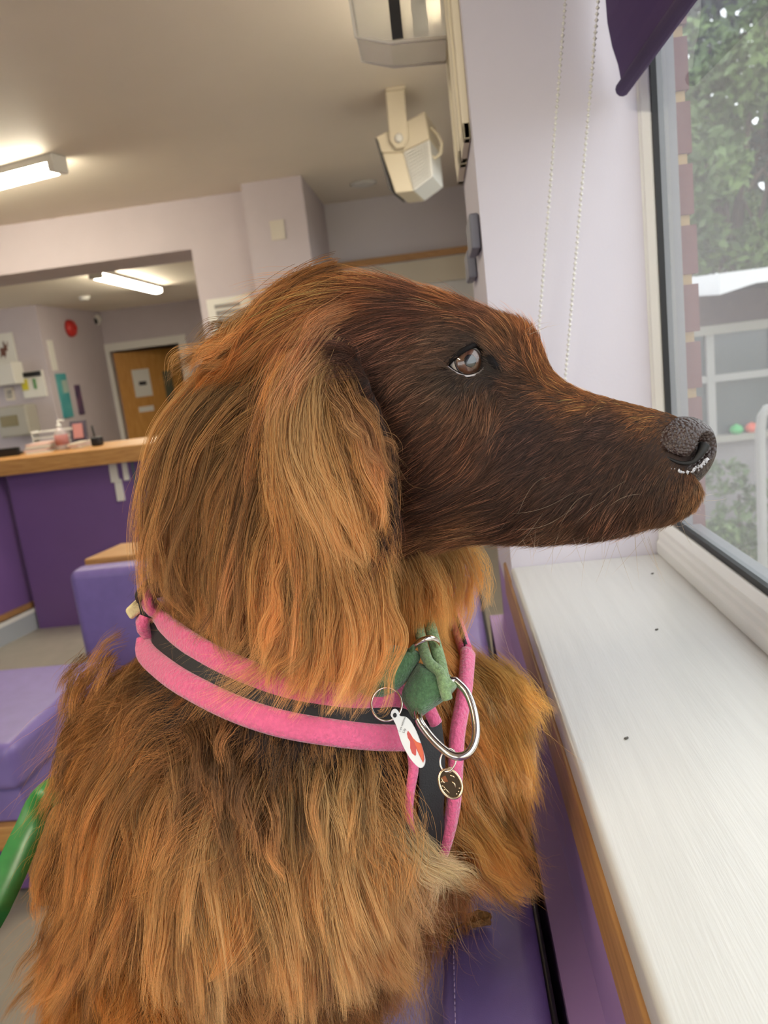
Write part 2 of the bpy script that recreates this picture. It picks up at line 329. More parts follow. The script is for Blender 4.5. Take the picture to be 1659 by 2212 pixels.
# clear leaflet holder near the top of the frame
clear = bpy.data.materials.new('clear_acrylic'); clear.use_nodes = True; nt = clear.node_tree; nt.nodes.clear()
o_ = nt.nodes.new('ShaderNodeOutputMaterial'); t_ = nt.nodes.new('ShaderNodeBsdfTransparent'); g_ = nt.nodes.new('ShaderNodeBsdfGlossy'); f_ = nt.nodes.new('ShaderNodeBsdfDiffuse'); a_ = nt.nodes.new('ShaderNodeMixShader'); b_ = nt.nodes.new('ShaderNodeMixShader'); fr_ = schlick(nt, .06)
t_.inputs[0].default_value = (.93, .92, .9, 1); g_.inputs['Roughness'].default_value = .06; f_.inputs[0].default_value = (.8, .78, .74, 1); b_.inputs[0].default_value = .34
nt.links.new(fr_.outputs[0], a_.inputs[0]); nt.links.new(t_.outputs[0], a_.inputs[1]); nt.links.new(g_.outputs[0], a_.inputs[2]); nt.links.new(a_.outputs[0], b_.inputs[1]); nt.links.new(f_.outputs[0], b_.inputs[2]); nt.links.new(b_.outputs[0], o_.inputs[0])
YL = 1.29
q0 = ony(772, 104, YL); q1 = ony(975, 112, YL)
zb_, xa_, xb_ = q0[2], q0[0], XI-.012
lh = empty('leaflet_holder', (xb_, YL, zb_))
h1 = MB()
out_ = [(xa_-.012, YL, zb_+.25), (xa_, YL, zb_+.015), (xa_+.05, YL, zb_), (xb_, YL, zb_-.005), (xb_, YL, zb_+.25)]
out_b = [(x, y+.10, z) for x, y, z in out_]
shell = MB().hexa(out_, out_b).build('shell', clear)
rim = MB().tube(out_[:4], .003, 6).tube(out_b[:4], .003, 6).build('shell_edge', mat('frosted_edge', srgb(214, 208, 200), .3), smooth=True)
sx = ony(862, 108, YL)[0]
strip = MB().box(sx-.0085, sx+.0085, YL-.004, YL-.001, zb_+.003, zb_+.25).build('black_strip', black)
pp = MB().box(sx+.025, xb_-.025, YL+.03, YL+.05, zb_+.02, zb_+.25).build('papers', paper); pp2 = MB().box(sx+.05, xb_-.04, YL+.012, YL+.022, zb_+.06, zb_+.22).build('papers', paper)
adopt(lh, shell, rim, strip, pp, pp2)
tag(lh, 'clear acrylic leaflet holder with a black strip, mounted on the noticeboard wall', 'leaflet holder')

# ================================================================ CEILING FITTINGS
def ceiling_light(name, A, B, zc, wdt, hgt, label):
    A, B = np.array(A, float), np.array(B, float); d = B-A; L = np.linalg.norm(d); d /= L; s = np.cross(d, [0, 0, 1]); up = np.array([0, 0, 1.])
    c = (A+B)/2; e = empty(name, (c[0], c[1], zc))
    def bxx(a0, a1, s0, s1, z0, z1):
        pts = lambda a: [A+d*a+s*ss+up*(zz-A[2]) for ss, zz in ((s0, z0), (s1, z0), (s1, z1), (s0, z1))]
        return MB().hexa(pts(a0), pts(a1))
    b1 = bxx(0, L, -wdt*.5, wdt*.5, zc-hgt*.45, zc).build('housing', white)
    prof = [(-wdt*.5, zc-hgt*.45), (-wdt*.46, zc-hgt*.75), (-wdt*.36, zc-hgt*.92), (-wdt*.2, zc-hgt), (wdt*.2, zc-hgt), (wdt*.36, zc-hgt*.92), (wdt*.46, zc-hgt*.75), (wdt*.5, zc-hgt*.45)]
    df_ = MB().hexa([A+d*.03+s*a+up*(b-A[2]) for a, b in prof], [A+d*(L-.03)+s*a+up*(b-A[2]) for a, b in prof]).build('diffuser', lampm)
    ec = bxx(-.012, .03, -wdt*.52, wdt*.52, zc-hgt*.98, zc).build('end_cap', white, bevel=.006); ec2 = bxx(L-.03, L+.012, -wdt*.52, wdt*.52, zc-hgt*.98, zc).build('end_cap', white, bevel=.006)
    adopt(e, b1, df_, ec, ec2); tag(e, label, 'ceiling light'); return e
a = onz(128, 362, ZC-.06); bdir = onz(0, 395, ZC-.06)-a; bdir[2] = 0; bdir /= np.linalg.norm(bdir)
ceiling_light('ceiling_light', a, a+bdir*1.5, ZC, .10, .085, 'lit fluorescent batten on the waiting room ceiling')
a = onz(207, 600, ZB-.07); b = onz(341, 632, ZB-.07)
ceiling_light('ceiling_light', a, b, ZB, .11, .08, 'lit fluorescent batten on the ceiling beyond the wide opening')
ceiling_light('ceiling_light', (-1.2, .2, ZC), (-1.2, -1.3, ZC), ZC, .13, .1, 'lit fluorescent batten above the seats, out of the opening')
ceiling_light('ceiling_light', (.22, 1.7, ZC), (.22, 3.1, ZC), ZC, .1, .08, 'unseen lit batten added behind the noticeboard wall to brighten the heater')  # hidden lamp added to light the heater and alcove
# projector-like heater on a ceiling bracket
hb = onz(853, 195, ZC); YH = hb[1]
ht = empty('ceiling_heater', (hb[0], YH, ZC))
pz = ony(862, 300, YH)
plate = MB().box(hb[0]-.04, hb[0]+.05, YH-.05, YH+.05, ZC-.012, ZC).build('ceiling_plate', cream, bevel=.003)
arm = MB().slab([(hb[0]-.042, YH-.03, ZC), (hb[0]+.042, YH-.03, ZC), (pz[0]+.042, YH-.03, pz[2]-.01), (pz[0]+.02, YH-.03, pz[2]-.045), (pz[0]-.02, YH-.03, pz[2]-.045), (pz[0]-.042, YH-.03, pz[2]-.01)], (0, .012, 0)).build('bracket_arm', cream, bevel=.004)
knob = MB().lathe([(.001, 0), (.02, 0), (.02, .01), (.012, .016), (.001, .016)], (pz[0], YH-.03, pz[2]-.005), (0, -1, 0), 16).build('pivot_knob', white, smooth=True)
K = {k: ony(x, y, YH) for k, (x, y) in dict(a=(810, 297), b=(918, 240), c=(928, 300), d=(870, 328), e=(824, 330), f=(853, 417), g=(892, 412), h=(935, 380)).items()}
bk = np.array([.05, .3, 0])
body = MB().slab([K['a'], K['b'], K['c'], K['d'], K['e']], bk).slab([K['e']+bk*.02, K['d']+bk*.02, K['g']+bk*.02, K['f']+bk*.02], bk*.95).build('body', cream, bevel=.006)
face = MB().slab([K['d']+bk*.02, K['c']+bk*.02, K['h']+bk*.02, K['g']+bk*.02], bk*.95).build('grille_face', white, bevel=.004)
for r in range(11):
    t0 = (r+.6)/12; t1 = (r+1.05)/12
    lo = lambda t, s: (K['d']*(1-t)+K['g']*t)*(1-s)+(K['c']*(1-t)+K['h']*t)*s
    MB().slab([lo(t0, .08), lo(t0, .92), lo(t1, .92), lo(t1, .08)], (0, -.006, 0)).build('grille_slat', white, face)
for r in range(8):
    s0 = (r+1)/9
    MB().slab([lo(.05, s0-.008), lo(.05, s0+.008), lo(.96, s0+.008), lo(.96, s0-.008)], (0, -.003, 0)).build('grille_bar', grey, face)
flap = MB().slab([K['a'], K['a']+np.array([.012, 0, -.01]), K['f']+np.array([-.01, 0, .0]), K['f']+np.array([-.025, 0, .02])], bk*.9).build('side_flap', mat('dark_grey_plastic', srgb(60, 58, 58), .5))
cb = [ony(x, y, YH+.05) for x, y in ((930, 275), (945, 290), (954, 310), (952, 332), (940, 342), (932, 336))]
cab = MB().tube(cb, .007, 8).build('cable', cream, smooth=True)
adopt(ht, plate, arm, knob, body, face, flap, cab)
tag(ht, 'cream ceiling heater with a slatted grille on a tilted bracket', 'heater')
v = onz(785, 395, ZC)
tag(MB().lathe([(.001, 0), (.09, 0), (.09, -.01), (.06, -.018), (.05, -.008), (.02, -.02), (.001, -.02)], v, (0, 0, 1), 24).build('ceiling_vent', white, smooth=True), 'round white vent in the ceiling near the pillar', 'vent')
v = onz(182, 640, ZB)
tag(MB().lathe([(.001, 0), (.06, 0), (.06, -.015), (.045, -.04), (.001, -.042)], v, (0, 0, 1), 20).build('smoke_detector', white, smooth=True), 'round white smoke detector on the back room ceiling', 'smoke detector')

# ================================================================ THINGS ON THE FAR WALLS
def sheet(name, px0, py0, px1, py1, Y, m, label, cat='poster', t=.01, group=None, parent=None):
    p, q = ony(px0, py0, Y), ony(px1, py1, Y)
    o = MB().box(p[0], q[0], Y-t, Y, p[2], q[2]).build(name, m, parent)
    if label: tag(o, label, cat, group)
    return o
def marks(parent, px0, py0, px1, py1, Y, m, name='print', t=.012):
    p, q = ony(px0, py0, Y), ony(px1, py1, Y)
    o = MB().box(p[0], q[0], Y-t, Y-.002, p[2], q[2]).build(name, m); o.parent = parent; o.matrix_parent_inverse = parent.matrix_world.inverted(); return o
ink = mat('grey_ink', srgb(150, 146, 142), .8); redink = mat('red_ink', srgb(178, 118, 114), .8)
# socket plate on the pillar
sp = sheet('wall_plate', 582, 478, 618, 516, YF-.2, mat('ivory_plastic', srgb(214, 206, 192), .5), 'ivory blank cover plate high on the pillar', 'wall plate', .008)
wb = sheet('planner_poster', 446, 648, 560, 770, YF, paper, 'white wall planner with grey handwriting beside the opening', 'poster')
for k in range(7):
    yy = 660+k*13; marks(wb, 470+RNG.uniform(-8, 10), yy-.8, 520+RNG.uniform(0, 28), yy+.8, YF, ink)
marks(wb, 456, 702, 461, 716, YF, redink)
# alcove: oak rail over white cupboard doors
p, q = ony(712, 560, 6.05), ony(1004, 545, 6.05)
zr = (p[2]+q[2])/2
struct(MB().box(p[0], .334, 6.0, 6.05, zr-.05, zr).build('trim_2', oakx), 'oak rail across the alcove above white boards')
ab = struct(MB().box(p[0], .334, 6.02, 6.05, .1, zr-.05).build('baseboard_alcove', white)); ab.name = 'wall_panelling'
zz = zr-.06
for k in range(6): MB().box(p[0]+.03, .334, 6.005, 6.02, zz-.17, zz).build('panel_board', cream if k == 0 else white, ab); zz -= .185
# back room left wall
def lsheet(*a, **k): return sheet(*a, **k)
dp = sheet('deer_picture', -60, 729, 42, 792, YA, paper, 'white picture print of a brown deer on the back wall', 'picture', .02)
for (a0, b0, a1, b1) in ((2, 752, 16, 768), (10, 745, 19, 758), (8, 738, 12, 746), (17, 738, 20, 748), (3, 766, 6, 774), (12, 766, 15, 773)):
    marks(dp, a0, b0, a1, b1, YA, mat('deer_brown', srgb(120, 82, 70), .8), 'deer_print', .026)
tag(MB().box(*[ony(-60, 784, YA)[0], ony(48, 784, YA)[0]], YA-.22, YA, ony(20, 832, YA)[2], ony(20, 784, YA)[2]).build('wall_cupboard', paper, bevel=.01), 'plain white wall box below the deer picture', 'cupboard')
nb = sheet('white_board', 44, 805, 104, 855, YA, paper, 'small whiteboard with a yellow note and a green clip', 'whiteboard', .03)
marks(nb, 46, 806, 92, 811, YA, black, 'pen_rail', .04); marks(nb, 48, 820, 66, 842, YA, mat('yellow_note', srgb(214, 202, 60), .8), 'sticky_note', .036); marks(nb, 74, 818, 83, 839, YA, mat('green_clip', srgb(70, 140, 70), .7), 'clip', .04)
fp = sheet('letter_sign', 10, 838, 34, 864, YA, mat('cream_card', srgb(226, 216, 200), .8), 'small square card with a dark letter below the picture', 'sign', .02)
for a_ in ((15, 844, 18, 858), (18, 844, 28, 847), (18, 850, 27, 852), (18, 856, 28, 858), (26, 845, 29, 857)): marks(fp, *a_, YA, ink, 'lettering', .026)
# towel dispenser
p, q = ony(12, 878, YA), ony(92, 935, YA)
td = MB().box(p[0], q[0], YA-.24, YA, q[2], p[2]).build('towel_dispenser', mat('dispenser_grey', srgb(176, 172, 160), .4), bevel=.03, seg=3)
tag(td, 'grey paper towel dispenser on the back wall', 'dispenser')
MB().box(p[0]+.05, q[0]-.12, YA-.25, YA-.24, q[2]+.12, p[2]-.1).build('window', mat('olive_plastic', srgb(136, 124, 84), .4), td)
# side wall of the back room: posters and red bell hang at its own depth (x = const)
def side_sheet(name, px0, py0, px1, py1, m, label, cat='poster', t=.012):
    p, q = onx(px0, py0, cxn), onx(px1, py1, cxn)
    o = MB().box(cxn, cxn+t, p[1], q[1], p[2], q[2]).build(name, m); tag(o, label, cat); return o
teal = mat('teal_print', srgb(58, 150, 158), .6, col2=srgb(100, 176, 176), nscale=5)
tpz = side_sheet('teal_poster', 118, 808, 158, 900, teal, 'tall teal poster on the side wall of the back room')
p, q = onx(130, 822, cxn), onx(146, 848, cxn)
MB().box(cxn+.012, cxn+.016, p[1], q[1], p[2], q[2]).build('picture_print', mat('teal_pic', srgb(170, 190, 180), .7), tpz)
side_sheet('dark_poster', 159, 832, 182, 894, mat('dark_print', srgb(58, 52, 86), .6, col2=srgb(120, 84, 110), nscale=9), 'dark purple poster beside the teal poster')
side_sheet('paper_notice', 100, 735, 124, 800, paper, 'white paper notice above the teal poster')
rb = onx(149, 710, cxn)
e = empty('alarm_bell', rb)
k1 = MB().lathe([(.001, 0), (.1, 0), (.1, .03), (.085, .06), (.05, .075), (.001, .08)], rb, (1, 0, 0), 24).build('bell_dome', mat('red_enamel', srgb(190, 40, 36), .35), smooth=True)
k2 = MB().lathe([(.001, .07), (.03, .078), (.02, .095), (.001, .095)], rb, (1, 0, 0), 12).build('hub', MATS['red_enamel'], smooth=True)
adopt(e, k1, k2); tag(e, 'round red alarm bell on the side wall of the back room', 'alarm bell')
sc_ = ony(205, 692, YB-.1); e = empty('security_camera', sc_)
k1 = MB().lathe([(.001, -.1), (.07, -.1), (.075, -.02), (.06, .05), (.001, .06)], sc_, (.2, -1, -.3), 20).build('housing', white, smooth=True)
ll = sc_+np.array([.012, -.06, -.018]); k2 = MB().lathe([(.001, -.01), (.045, -.01), (.045, .0), (.03, .02), (.001, .026)], ll, (.2, -1, -.3), 20).build('lens', black, smooth=True)
k3 = MB().box(sc_[0]-.12, sc_[0]-.03, sc_[1]-.05, sc_[1]+.1, sc_[2]-.05, sc_[2]+.05).build('mount', grey, bevel=.01)
adopt(e, k1, k2, k3); tag(e, 'white security camera with a black lens in the back room corner', 'camera')

# ================================================================ RECEPTION COUNTER
YK = 4.1
ct, cb_ = 1.036, .945
xr = ony(325, 960, YK)[0]
ctr = empty('reception_counter', ((-4+xr)/2, YK+.3, 0))
k1 = MB().box(-5.2, xr, YK, YK+.5, cb_, ct).build('worktop', oakx, bevel=.006)
f0, f1 = onz(-160, 1475, 0), onz(165, 1312, 0)
k2 = MB().slab([(f0[0], f0[1], 0), (f1[0], f1[1]-.02, 0), (f1[0], f1[1]-.02, cb_), (f0[0], f0[1], cb_)], (-.05, .01, 0)).build('side_panel', purple2)
k3 = MB().box(f1[0]-.05, xr-.03, YK+.12, YK+.17, 0, cb_).build('front_panel', purple2)
k4 = MB().slab([(f0[0]+.015, f0[1], .13), (f1[0]+.015, f1[1], .13), (f1[0]+.015, f1[1], .165), (f0[0]+.015, f0[1], .165)], (-.02, 0, 0)).build('oak_strip', oak)
k5 = MB().slab([(f0[0]+.03, f0[1], 0), (f1[0]+.03, f1[1], 0), (f1[0]+.03, f1[1], .13), (f0[0]+.03, f0[1], .13)], (-.03, 0, 0)).build('plinth', mat('grey_skirting', srgb(170, 176, 182), .5))
k6 = MB().slab([(f0[0]+.034, f0[1], .105), (f1[0]+.034, f1[1], .105), (f1[0]+.034, f1[1], .13), (f0[0]+.034, f0[1], .13)], (-.03, 0, 0)).build('plinth_edge', white)
adopt(ctr, k1, k2, k3, k4, k5, k6)
tag(ctr, 'purple reception counter with an oak worktop and grey plinth', 'counter')
for k, (px0, py0, px1, py1, lab) in enumerate(((234, 997, 259, 1040, 'white paper notice taped under the worktop edge'), (247, 1036, 271, 1080, 'curled white notice hanging below another notice'), (262, 992, 281, 1036, 'narrow white notice beside the curled ones'))):
    o = sheet('counter_notice', px0, py0, px1, py1, YK+.1195, paper, lab, 'notice', .004)
    o.data.vertices[0].co.y -= .012; o.data.vertices[1].co.y -= .012
o = sheet('counter_leaflet', 281, 990, 300, 1065, YK+.119, mat('grey_green_print', srgb(96, 112, 118), .6), 'dark grey leaflet at the end of the counter front', 'leaflet', .004)
# things on the worktop
def P0(px, py=975): return ony(px, py, YK+.22)
x0, x1 = P0(-40)[0], P0(43)[0]
e = empty('monitor', ((x0+x1)/2, YK+.25, ct))
zt = ony(20, 967, YK+.22)[2]
k1 = MB().box(x0, x1, YK+.2, YK+.23, ct+.0, zt).build('screen', black, bevel=.006); k2 = MB().box((x0+x1)/2-.08, (x0+x1)/2+.08, YK+.22, YK+.38, ct, ct+.012).build('stand', black)
adopt(e, k1, k2); tag(e, 'black flat screen standing on the worktop', 'monitor')
xb = P0(133)[0]
e = empty('sanitiser_bottle', (xb, YK+.25, ct))
k1 = MB().lathe([(.001, 0), (.036, 0), (.038, .01), (.038, .1), (.02, .125), (.012, .13), (.001, .13)], (xb, YK+.25, ct), n=20).build('bottle', mat('clear_bottle', srgb(214, 204, 204), .2, trans=.3), smooth=True)
k2 = MB().lathe([(.001, .128), (.014, .128), (.014, .15), (.005, .152), (.005, .175), (.001, .176)], (xb, YK+.25, ct), n=14).tube([(xb, YK+.25, ct+.172), (xb+.035, YK+.25, ct+.168)], .005, 8).build('pump', white, smooth=True)
k3 = MB().lathe([(.0385, .03), (.0388, .03), (.0388, .09), (.0385, .09)], (xb, YK+.25, ct), n=20).build('label', redink, smooth=True)
adopt(e, k1, k2, k3); tag(e, 'clear pump bottle with a pink label on the worktop', 'bottle')
xh = P0(209)[0]
e = empty('phone_handset', (xh, YK+.25, ct))
k1 = MB().box(xh-.03, xh+.03, YK+.22, YK+.28, ct, ct+.055).build('cradle', black, bevel=.012); k2 = MB().tube([(xh-.01, YK+.25, ct+.04), (xh-.014, YK+.25, ct+.12)], .006, 8).build('antenna', black, smooth=True)
adopt(e, k1, k2); tag(e, 'black cordless phone with a short aerial on the worktop', 'phone')
xl = P0(150)[0]
e = empty('leaflet_stand', (xl, YK+.36, ct))
k1 = MB().slab([(xl-.05, YK+.36, ct), (xl+.05, YK+.36, ct), (xl+.035, YK+.42, ct+.15), (xl-.065, YK+.42, ct+.15)], (0, .012, 0)).build('card', mat('dark_card', srgb(66, 60, 76), .5)); k2 = MB().slab([(xl-.03, YK+.372, ct+.05), (xl+.03, YK+.372, ct+.05), (xl+.018, YK+.408, ct+.135), (xl-.042, YK+.408, ct+.135)], (0, -.006, 0)).build('print', redink)
adopt(e, k1, k2); tag(e, 'dark leaflet stand leaning behind the bottle', 'leaflet stand')
for k, (px, n, c, lab) in enumerate(((84, 5, 'white_paper', 'stack of loose white papers beside the monitor'), (165, 3, 'cream_card', 'low pile of cream cards between bottle and phone'))):
    xx = P0(px)[0]; e = empty('paper_stack', (xx, YK+.3, ct)); ks = []
    for j in range(n):
        w_ = .07 if k == 0 else .03; dx, dy = RNG.uniform(-.012, .012, 2)
        ks.append(MB().box(xx-w_+dx, xx+w_+dx, YK+.2+dy, YK+.38+dy, ct+j*.011, ct+j*.011+.0105).build('sheet', MATS[c] if j % 3 != 1 else mat('pinkish_paper', srgb(222, 190, 180), .8)))
    adopt(e, *ks); tag(e, lab, 'papers')
e = empty('file_tray', (P0(95)[0], YK+.44, ct)); xx = P0(95)[0]
ks = [MB().box(xx-.15, xx+.1, YK+.4, YK+.48, ct+.035*j, ct+.035*j+.008).build('tray_shelf', white) for j in range(4)]+[MB().box(xx-.155, xx-.15, YK+.4, YK+.48, ct, ct+.12).build('tray_side', white), MB().box(xx+.1, xx+.105, YK+.4, YK+.48, ct, ct+.12).build('tray_side', white)]
adopt(e, *ks); tag(e, 'white letter tray with papers behind the loose sheets', 'file tray')

# ================================================================ SEATS
# armchair back with an oak rail, in front of the counter
p = ony(155, 1228, 2.6); xl = p[0]; zt = p[2]
e = empty('armchair', (xl+.28, 2.7, 0))
k1 = MB().box(xl, xl+.56, 2.55, 2.66, .3, zt).build('backrest', vinyl, bevel=.035, seg=4)
k2 = MB().box(xl+.01, xl+.55, 2.66, 3.12, .3, .46).build('seat', vinyl, bevel=.03, seg=3)
arm = [ony(188, 1204, 2.75), ony(215, 1192, 2.95), ony(330, 1182, 2.95), ony(330, 1205, 2.75)]
zt2 = arm[0][2]
k3 = MB().slab([(arm[0][0], 2.72, zt2-.045), (arm[0][0]+.05, 2.95, zt2-.045), (arm[0][0]+.6, 2.95, zt2-.045), (arm[0][0]+.6, 2.72, zt2-.045)], (0, 0, .045)).build('oak_rail', oakx, bevel=.006)
legs = [MB().box(xx, xx+.04, yy, yy+.04, 0, h).build('leg', oak) for xx, yy, h in ((xl+.02, 2.58, .32), (xl+.5, 2.58, .32), (xl+.02, 3.06, .32), (xl+.5, 3.06, .32))]
post = MB().box(arm[0][0]+.02, arm[0][0]+.05, 2.78, 2.81, .45, zt2-.04).build('rail_post', oak); post2 = MB().box(arm[0][0]+.42, arm[0][0]+.45, 2.78, 2.81, .45, zt2-.04).build('rail_post', oak)
adopt(e, k1, k2, k3, post, post2, *legs)
tag(e, 'purple vinyl armchair with an oak rail, standing before the counter', 'armchair')
# low bench with a purple seat pad
e = empty('bench_seat', (-1.5, 2.05, 0))
k1 = MB().slab([(-1.17, 1.71, .37), (-1.17, 2.28, .37), (-2.3, 2.28, .37), (-2.3, 1.71, .37)], (0, 0, .13)).build('seat_pad', vinyl, bevel=.03, seg=4)
k2 = MB().box(-2.28, -1.19, 1.74, 2.26, .27, .37).build('pad_base', vinyl, bevel=.01)
k3 = MB().box(-2.3, -1.16, 1.72, 2.26, .2, .27).build('oak_rail', oakx, bevel=.004)
legs = [MB().box(xx, xx+.06, yy, yy+.06, 0, .2).build('leg', oak) for xx, yy in ((-1.24, 1.76), (-1.24, 2.18), (-2.26, 1.76), (-2.26, 2.18))]
k4 = MB().box(-2.2, -1.25, 1.8, 2.2, .03, .2).build('lower_panel', purple2)
adopt(e, k1, k2, k3, k4, *legs)
tag(e, 'low bench with a thick purple vinyl seat pad and oak legs', 'bench')
# the bench the dog sits on, its back against the window wall
ZT = CH-.50; ZSEAT = .48
xa, xb = -.05, .035
e = empty('window_bench', (-.3, .6, 0))
k1 = MB().box(xa, xb, -.6, 1.75, .25, ZT).build('backrest', vinyl, bevel=.018, seg=5)
piping = MB().tube([(xb+.001, -.58, ZT-.014), (xb+.001, 1.73, ZT-.014)], .0032, 8).build('piping', black, k1, smooth=True)
st = MB()
yy = -.4
while yy < 1.2:
    st.tube([(xa+.011, yy, ZT+.0002), (xa+.0112, yy+.0022, ZT+.0009), (xa+.011, yy+.0046, ZT+.0002)], .00045, 5); yy += .0058
so = st.build('stitching', mat('lilac_thread', srgb(196, 176, 214), .7), k1, smooth=True); so['kind'] = 'stuff'
k2 = MB().box(-.62, xa, -.6, 1.75, ZSEAT-.13, ZSEAT).build('seat_pad', vinyl, bevel=.03, seg=4)
k3 = MB().box(-.6, xb, -.58, 1.73, .22, ZSEAT-.13).build('seat_base', oak)
legs = [MB().box(xx, xx+.06, yy, yy+.06, 0, .23).build('leg', oak) for xx in (-.58, -.05) for yy in (-.55, .55, 1.65)]
adopt(e, k1, k2, k3, *legs)
tag(e, 'purple vinyl bench with a stitched back, set against the window wall', 'bench')
struct(MB().box(.047, XI, -2.6, 1.42, 0, ZT-.012).build('baseboard_right', purple)); bpy.data.objects['baseboard_right'].name = 'wall_right_panel'  # wall thickened so a purple ledge catches light beside the bench
# ================================================================ OUTDOORS
GZ = -.55
struct(MB().box(.45, 40, -30, 60, GZ-.2, GZ).box(-30, .45, -30, -2.75, GZ-.2, GZ).build('ground', mat('paving', srgb(150, 138, 112), .9, nz=.1, nscale=3)))
YO = 6.3
render_ = mat('grey_render', srgb(124, 121, 121), .9, nz=.08, nscale=5); dkb = mat('brown_brickwork', srgb(72, 58, 54), .9, nz=.15, nscale=20)
def O(px, py, Y=YO): return ony(px, py, Y)
hw_ = mat('toned_down_white', srgb(146, 146, 142), .6)  # white lowered in tone because the yard rendered too bright
hs = empty('house', (3.5, YO+1.5, GZ))
zs_ = O(1560, 945)[2]; zc_ = O(1540, 640)[2]; zl = O(1560, 712)[2]
xL = O(1500, 800)[0]-.15; xR = xL+4.6
k = [MB().box(xL, xR, YO, YO+3, GZ, zs_).build('lower_wall', render_), MB().box(xL, xR, YO+.02, YO+.1, zl, zc_+.02).build('fascia_brickwork', dkb),
     MB().box(xL, xR, YO+.9, YO+3, zs_, zc_+.1).build('back_wall', mat('porch_wall', srgb(98, 98, 94), .9)),
     MB().box(xL, xL+.1, YO+.1, YO+3, zs_, zc_).build('end_wall', dkb)]
ca, cb2 = O(1503, 604), O(1503, 641)
k.append(MB().slab([(ca[0], YO-.5, ca[2]-.0), (xR+.2, YO-.5, ca[2]), (xR+.2, YO-.5, cb2[2]+.03), (ca[0]+.25, YO-.5, cb2[2]+.03), (ca[0], YO-.5, cb2[2]-.02)], (0, 3.4, .15)).build('canopy_roof', mat('white_roof', srgb(206, 208, 210), .4)))
k.append(MB().box(xL, xR, YO-.02, YO+.12, zl-.03, zl+.04).build('window_head', mat('pale_frame', srgb(138, 136, 126), .5)))
k.append(MB().box(xL, xR, YO-.06, YO+.14, zs_-.03, zs_+.02).build('window_sill', MATS['pale_frame']))
hg = mat('house_glass', srgb(70, 80, 80), .12)
xx = xL+.02
for i in range(5):
    wdt = .42 if i else .05
    nx = xx+.5 if i else O(1536, 800)[0]
    k.append(MB().box(xx, nx, YO+.05, YO+.06, zs_, zl).build('window_pane', hg))
    k.append(MB().box(nx-.03, nx+.03, YO, YO+.1, zs_, zl).build('mullion', hw_))
    zm = O(1590, 815)[2]
    k.append(MB().box(xx, nx, YO+.01, YO+.08, zm-.02, zm+.035).build('transom', hw_))
    for z_ in (.18, .3):
        k.append(MB().box(xx+.03, nx-.04, YO+.3, YO+.32, zs_+z_, zs_+z_+.05).build('blind_slat', hw_))
    xx = nx
adopt(hs, *k); tag(hs, 'house across the yard with a white canopy and glazed porch', 'house')
for i, (px, c, lab) in enumerate(((1592, srgb(60, 160, 90), 'small green ornament on the porch sill across the yard'), (1625, srgb(200, 90, 70), 'small red ornament on the porch sill across the yard'))):
    p = O(px, 940, YO-.03)
    o = MB().lathe([(.001, 0), (.04, 0), (.055, .03), (.04, .06), (.001, .08)], (p[0], YO-.02, zs_+.021), n=12).build('ornament', mat('ornament_%d' % i, c, .5), smooth=True); tag(o, lab, 'ornament')
# white handrail
hr = empty('handrail', (O(1650, 1100, 3.6)[0], 3.6, GZ))
hp = [ony(x, y, 3.6) for x, y in ((1646, 1120), (1642, 930), (1646, 900), (1656, 884), (1680, 876), (1760, 868))]
b0 = hp[0].copy(); b0[2] = GZ
ks = [MB().tube([b0]+hp, .022, 10).build('rail', MATS['toned_down_white'], smooth=True)]
b1 = hp[-1].copy(); b1[2] = GZ
ks.append(MB().tube([b1, hp[-1]], .022, 10).build('post', MATS['toned_down_white'], smooth=True))
adopt(hr, *ks); tag(hr, 'white tubular handrail outside the window', 'handrail')
# foliage: each tree has a trunk, branches and a crown of leaf cards
leafm = mat('tree_leaf', srgb(54, 74, 38), .6, col2=srgb(100, 124, 62), nscale=1.6); leafd = mat('dark_leaf', srgb(28, 44, 30), .6, col2=srgb(52, 70, 48), nscale=2)
bark = mat('bark', srgb(86, 72, 60), .9)
def leaves(name, cs, n, size, m, seed):
    r = np.random.default_rng(seed); cs = np.array(cs)
    k = r.integers(0, len(cs), n); d = r.normal(size=(n, 3)); d /= np.linalg.norm(d, axis=1)[:, None]
    p = cs[k, :3]+d*(cs[k, 3]*r.uniform(.3, 1, n)**.5)[:, None]*np.array([1, 1, .8])
    a = r.normal(size=(n, 3)); a /= np.linalg.norm(a, axis=1)[:, None]; b = np.cross(a, r.normal(size=(n, 3))); b /= np.linalg.norm(b, axis=1)[:, None]
    s = size*r.uniform(.6, 1.3, n)[:, None]
    v = np.stack([p-a*s, p+b*s*.45, p+a*s, p-b*s*.45], 1).reshape(-1, 3)
    me = bpy.data.meshes.new(name); me.from_pydata(v.tolist(), [], np.arange(n*4).reshape(-1, 4).tolist()); me.materials.append(m)
    o = bpy.data.objects.new(name, me); COL.objects.link(o); o['kind'] = 'stuff'; return o
def tree(name, base, hgt, rad, n, size, m, label, seed, cat='tree'):
    r = np.random.default_rng(seed); base = np.array(base, float)
    e = empty(name, base); mb = MB(); t = base+np.array([0, 0, hgt*.62]); cs = []
    mb.tube([base, base+np.array([.05, 0, hgt*.3]), t], [rad*.07, rad*.055, rad*.03], 8)
    for i in range(13):
        q = base+np.array([r.uniform(-1, 1)*rad*.85, r.uniform(-1, 1)*rad*.85, hgt*r.uniform(.32, .98)]); cs.append((*q, rad*r.uniform(.3, .5)))
        mb.tube([base+np.array([0, 0, hgt*r.uniform(.25, .55)]), (q+t)/2, q], [rad*.03, rad*.02, rad*.008], 6)
    tr_ = mb.build('trunk', bark, smooth=True); lv = leaves('crown', cs, n, size, m, seed+1)
    adopt(e, tr_, lv); tag(e, label, cat, 'trees beyond the yard' if cat == 'tree' else None)
def at(px, Y): p = ony(px, 700, Y); return (p[0], Y, GZ)
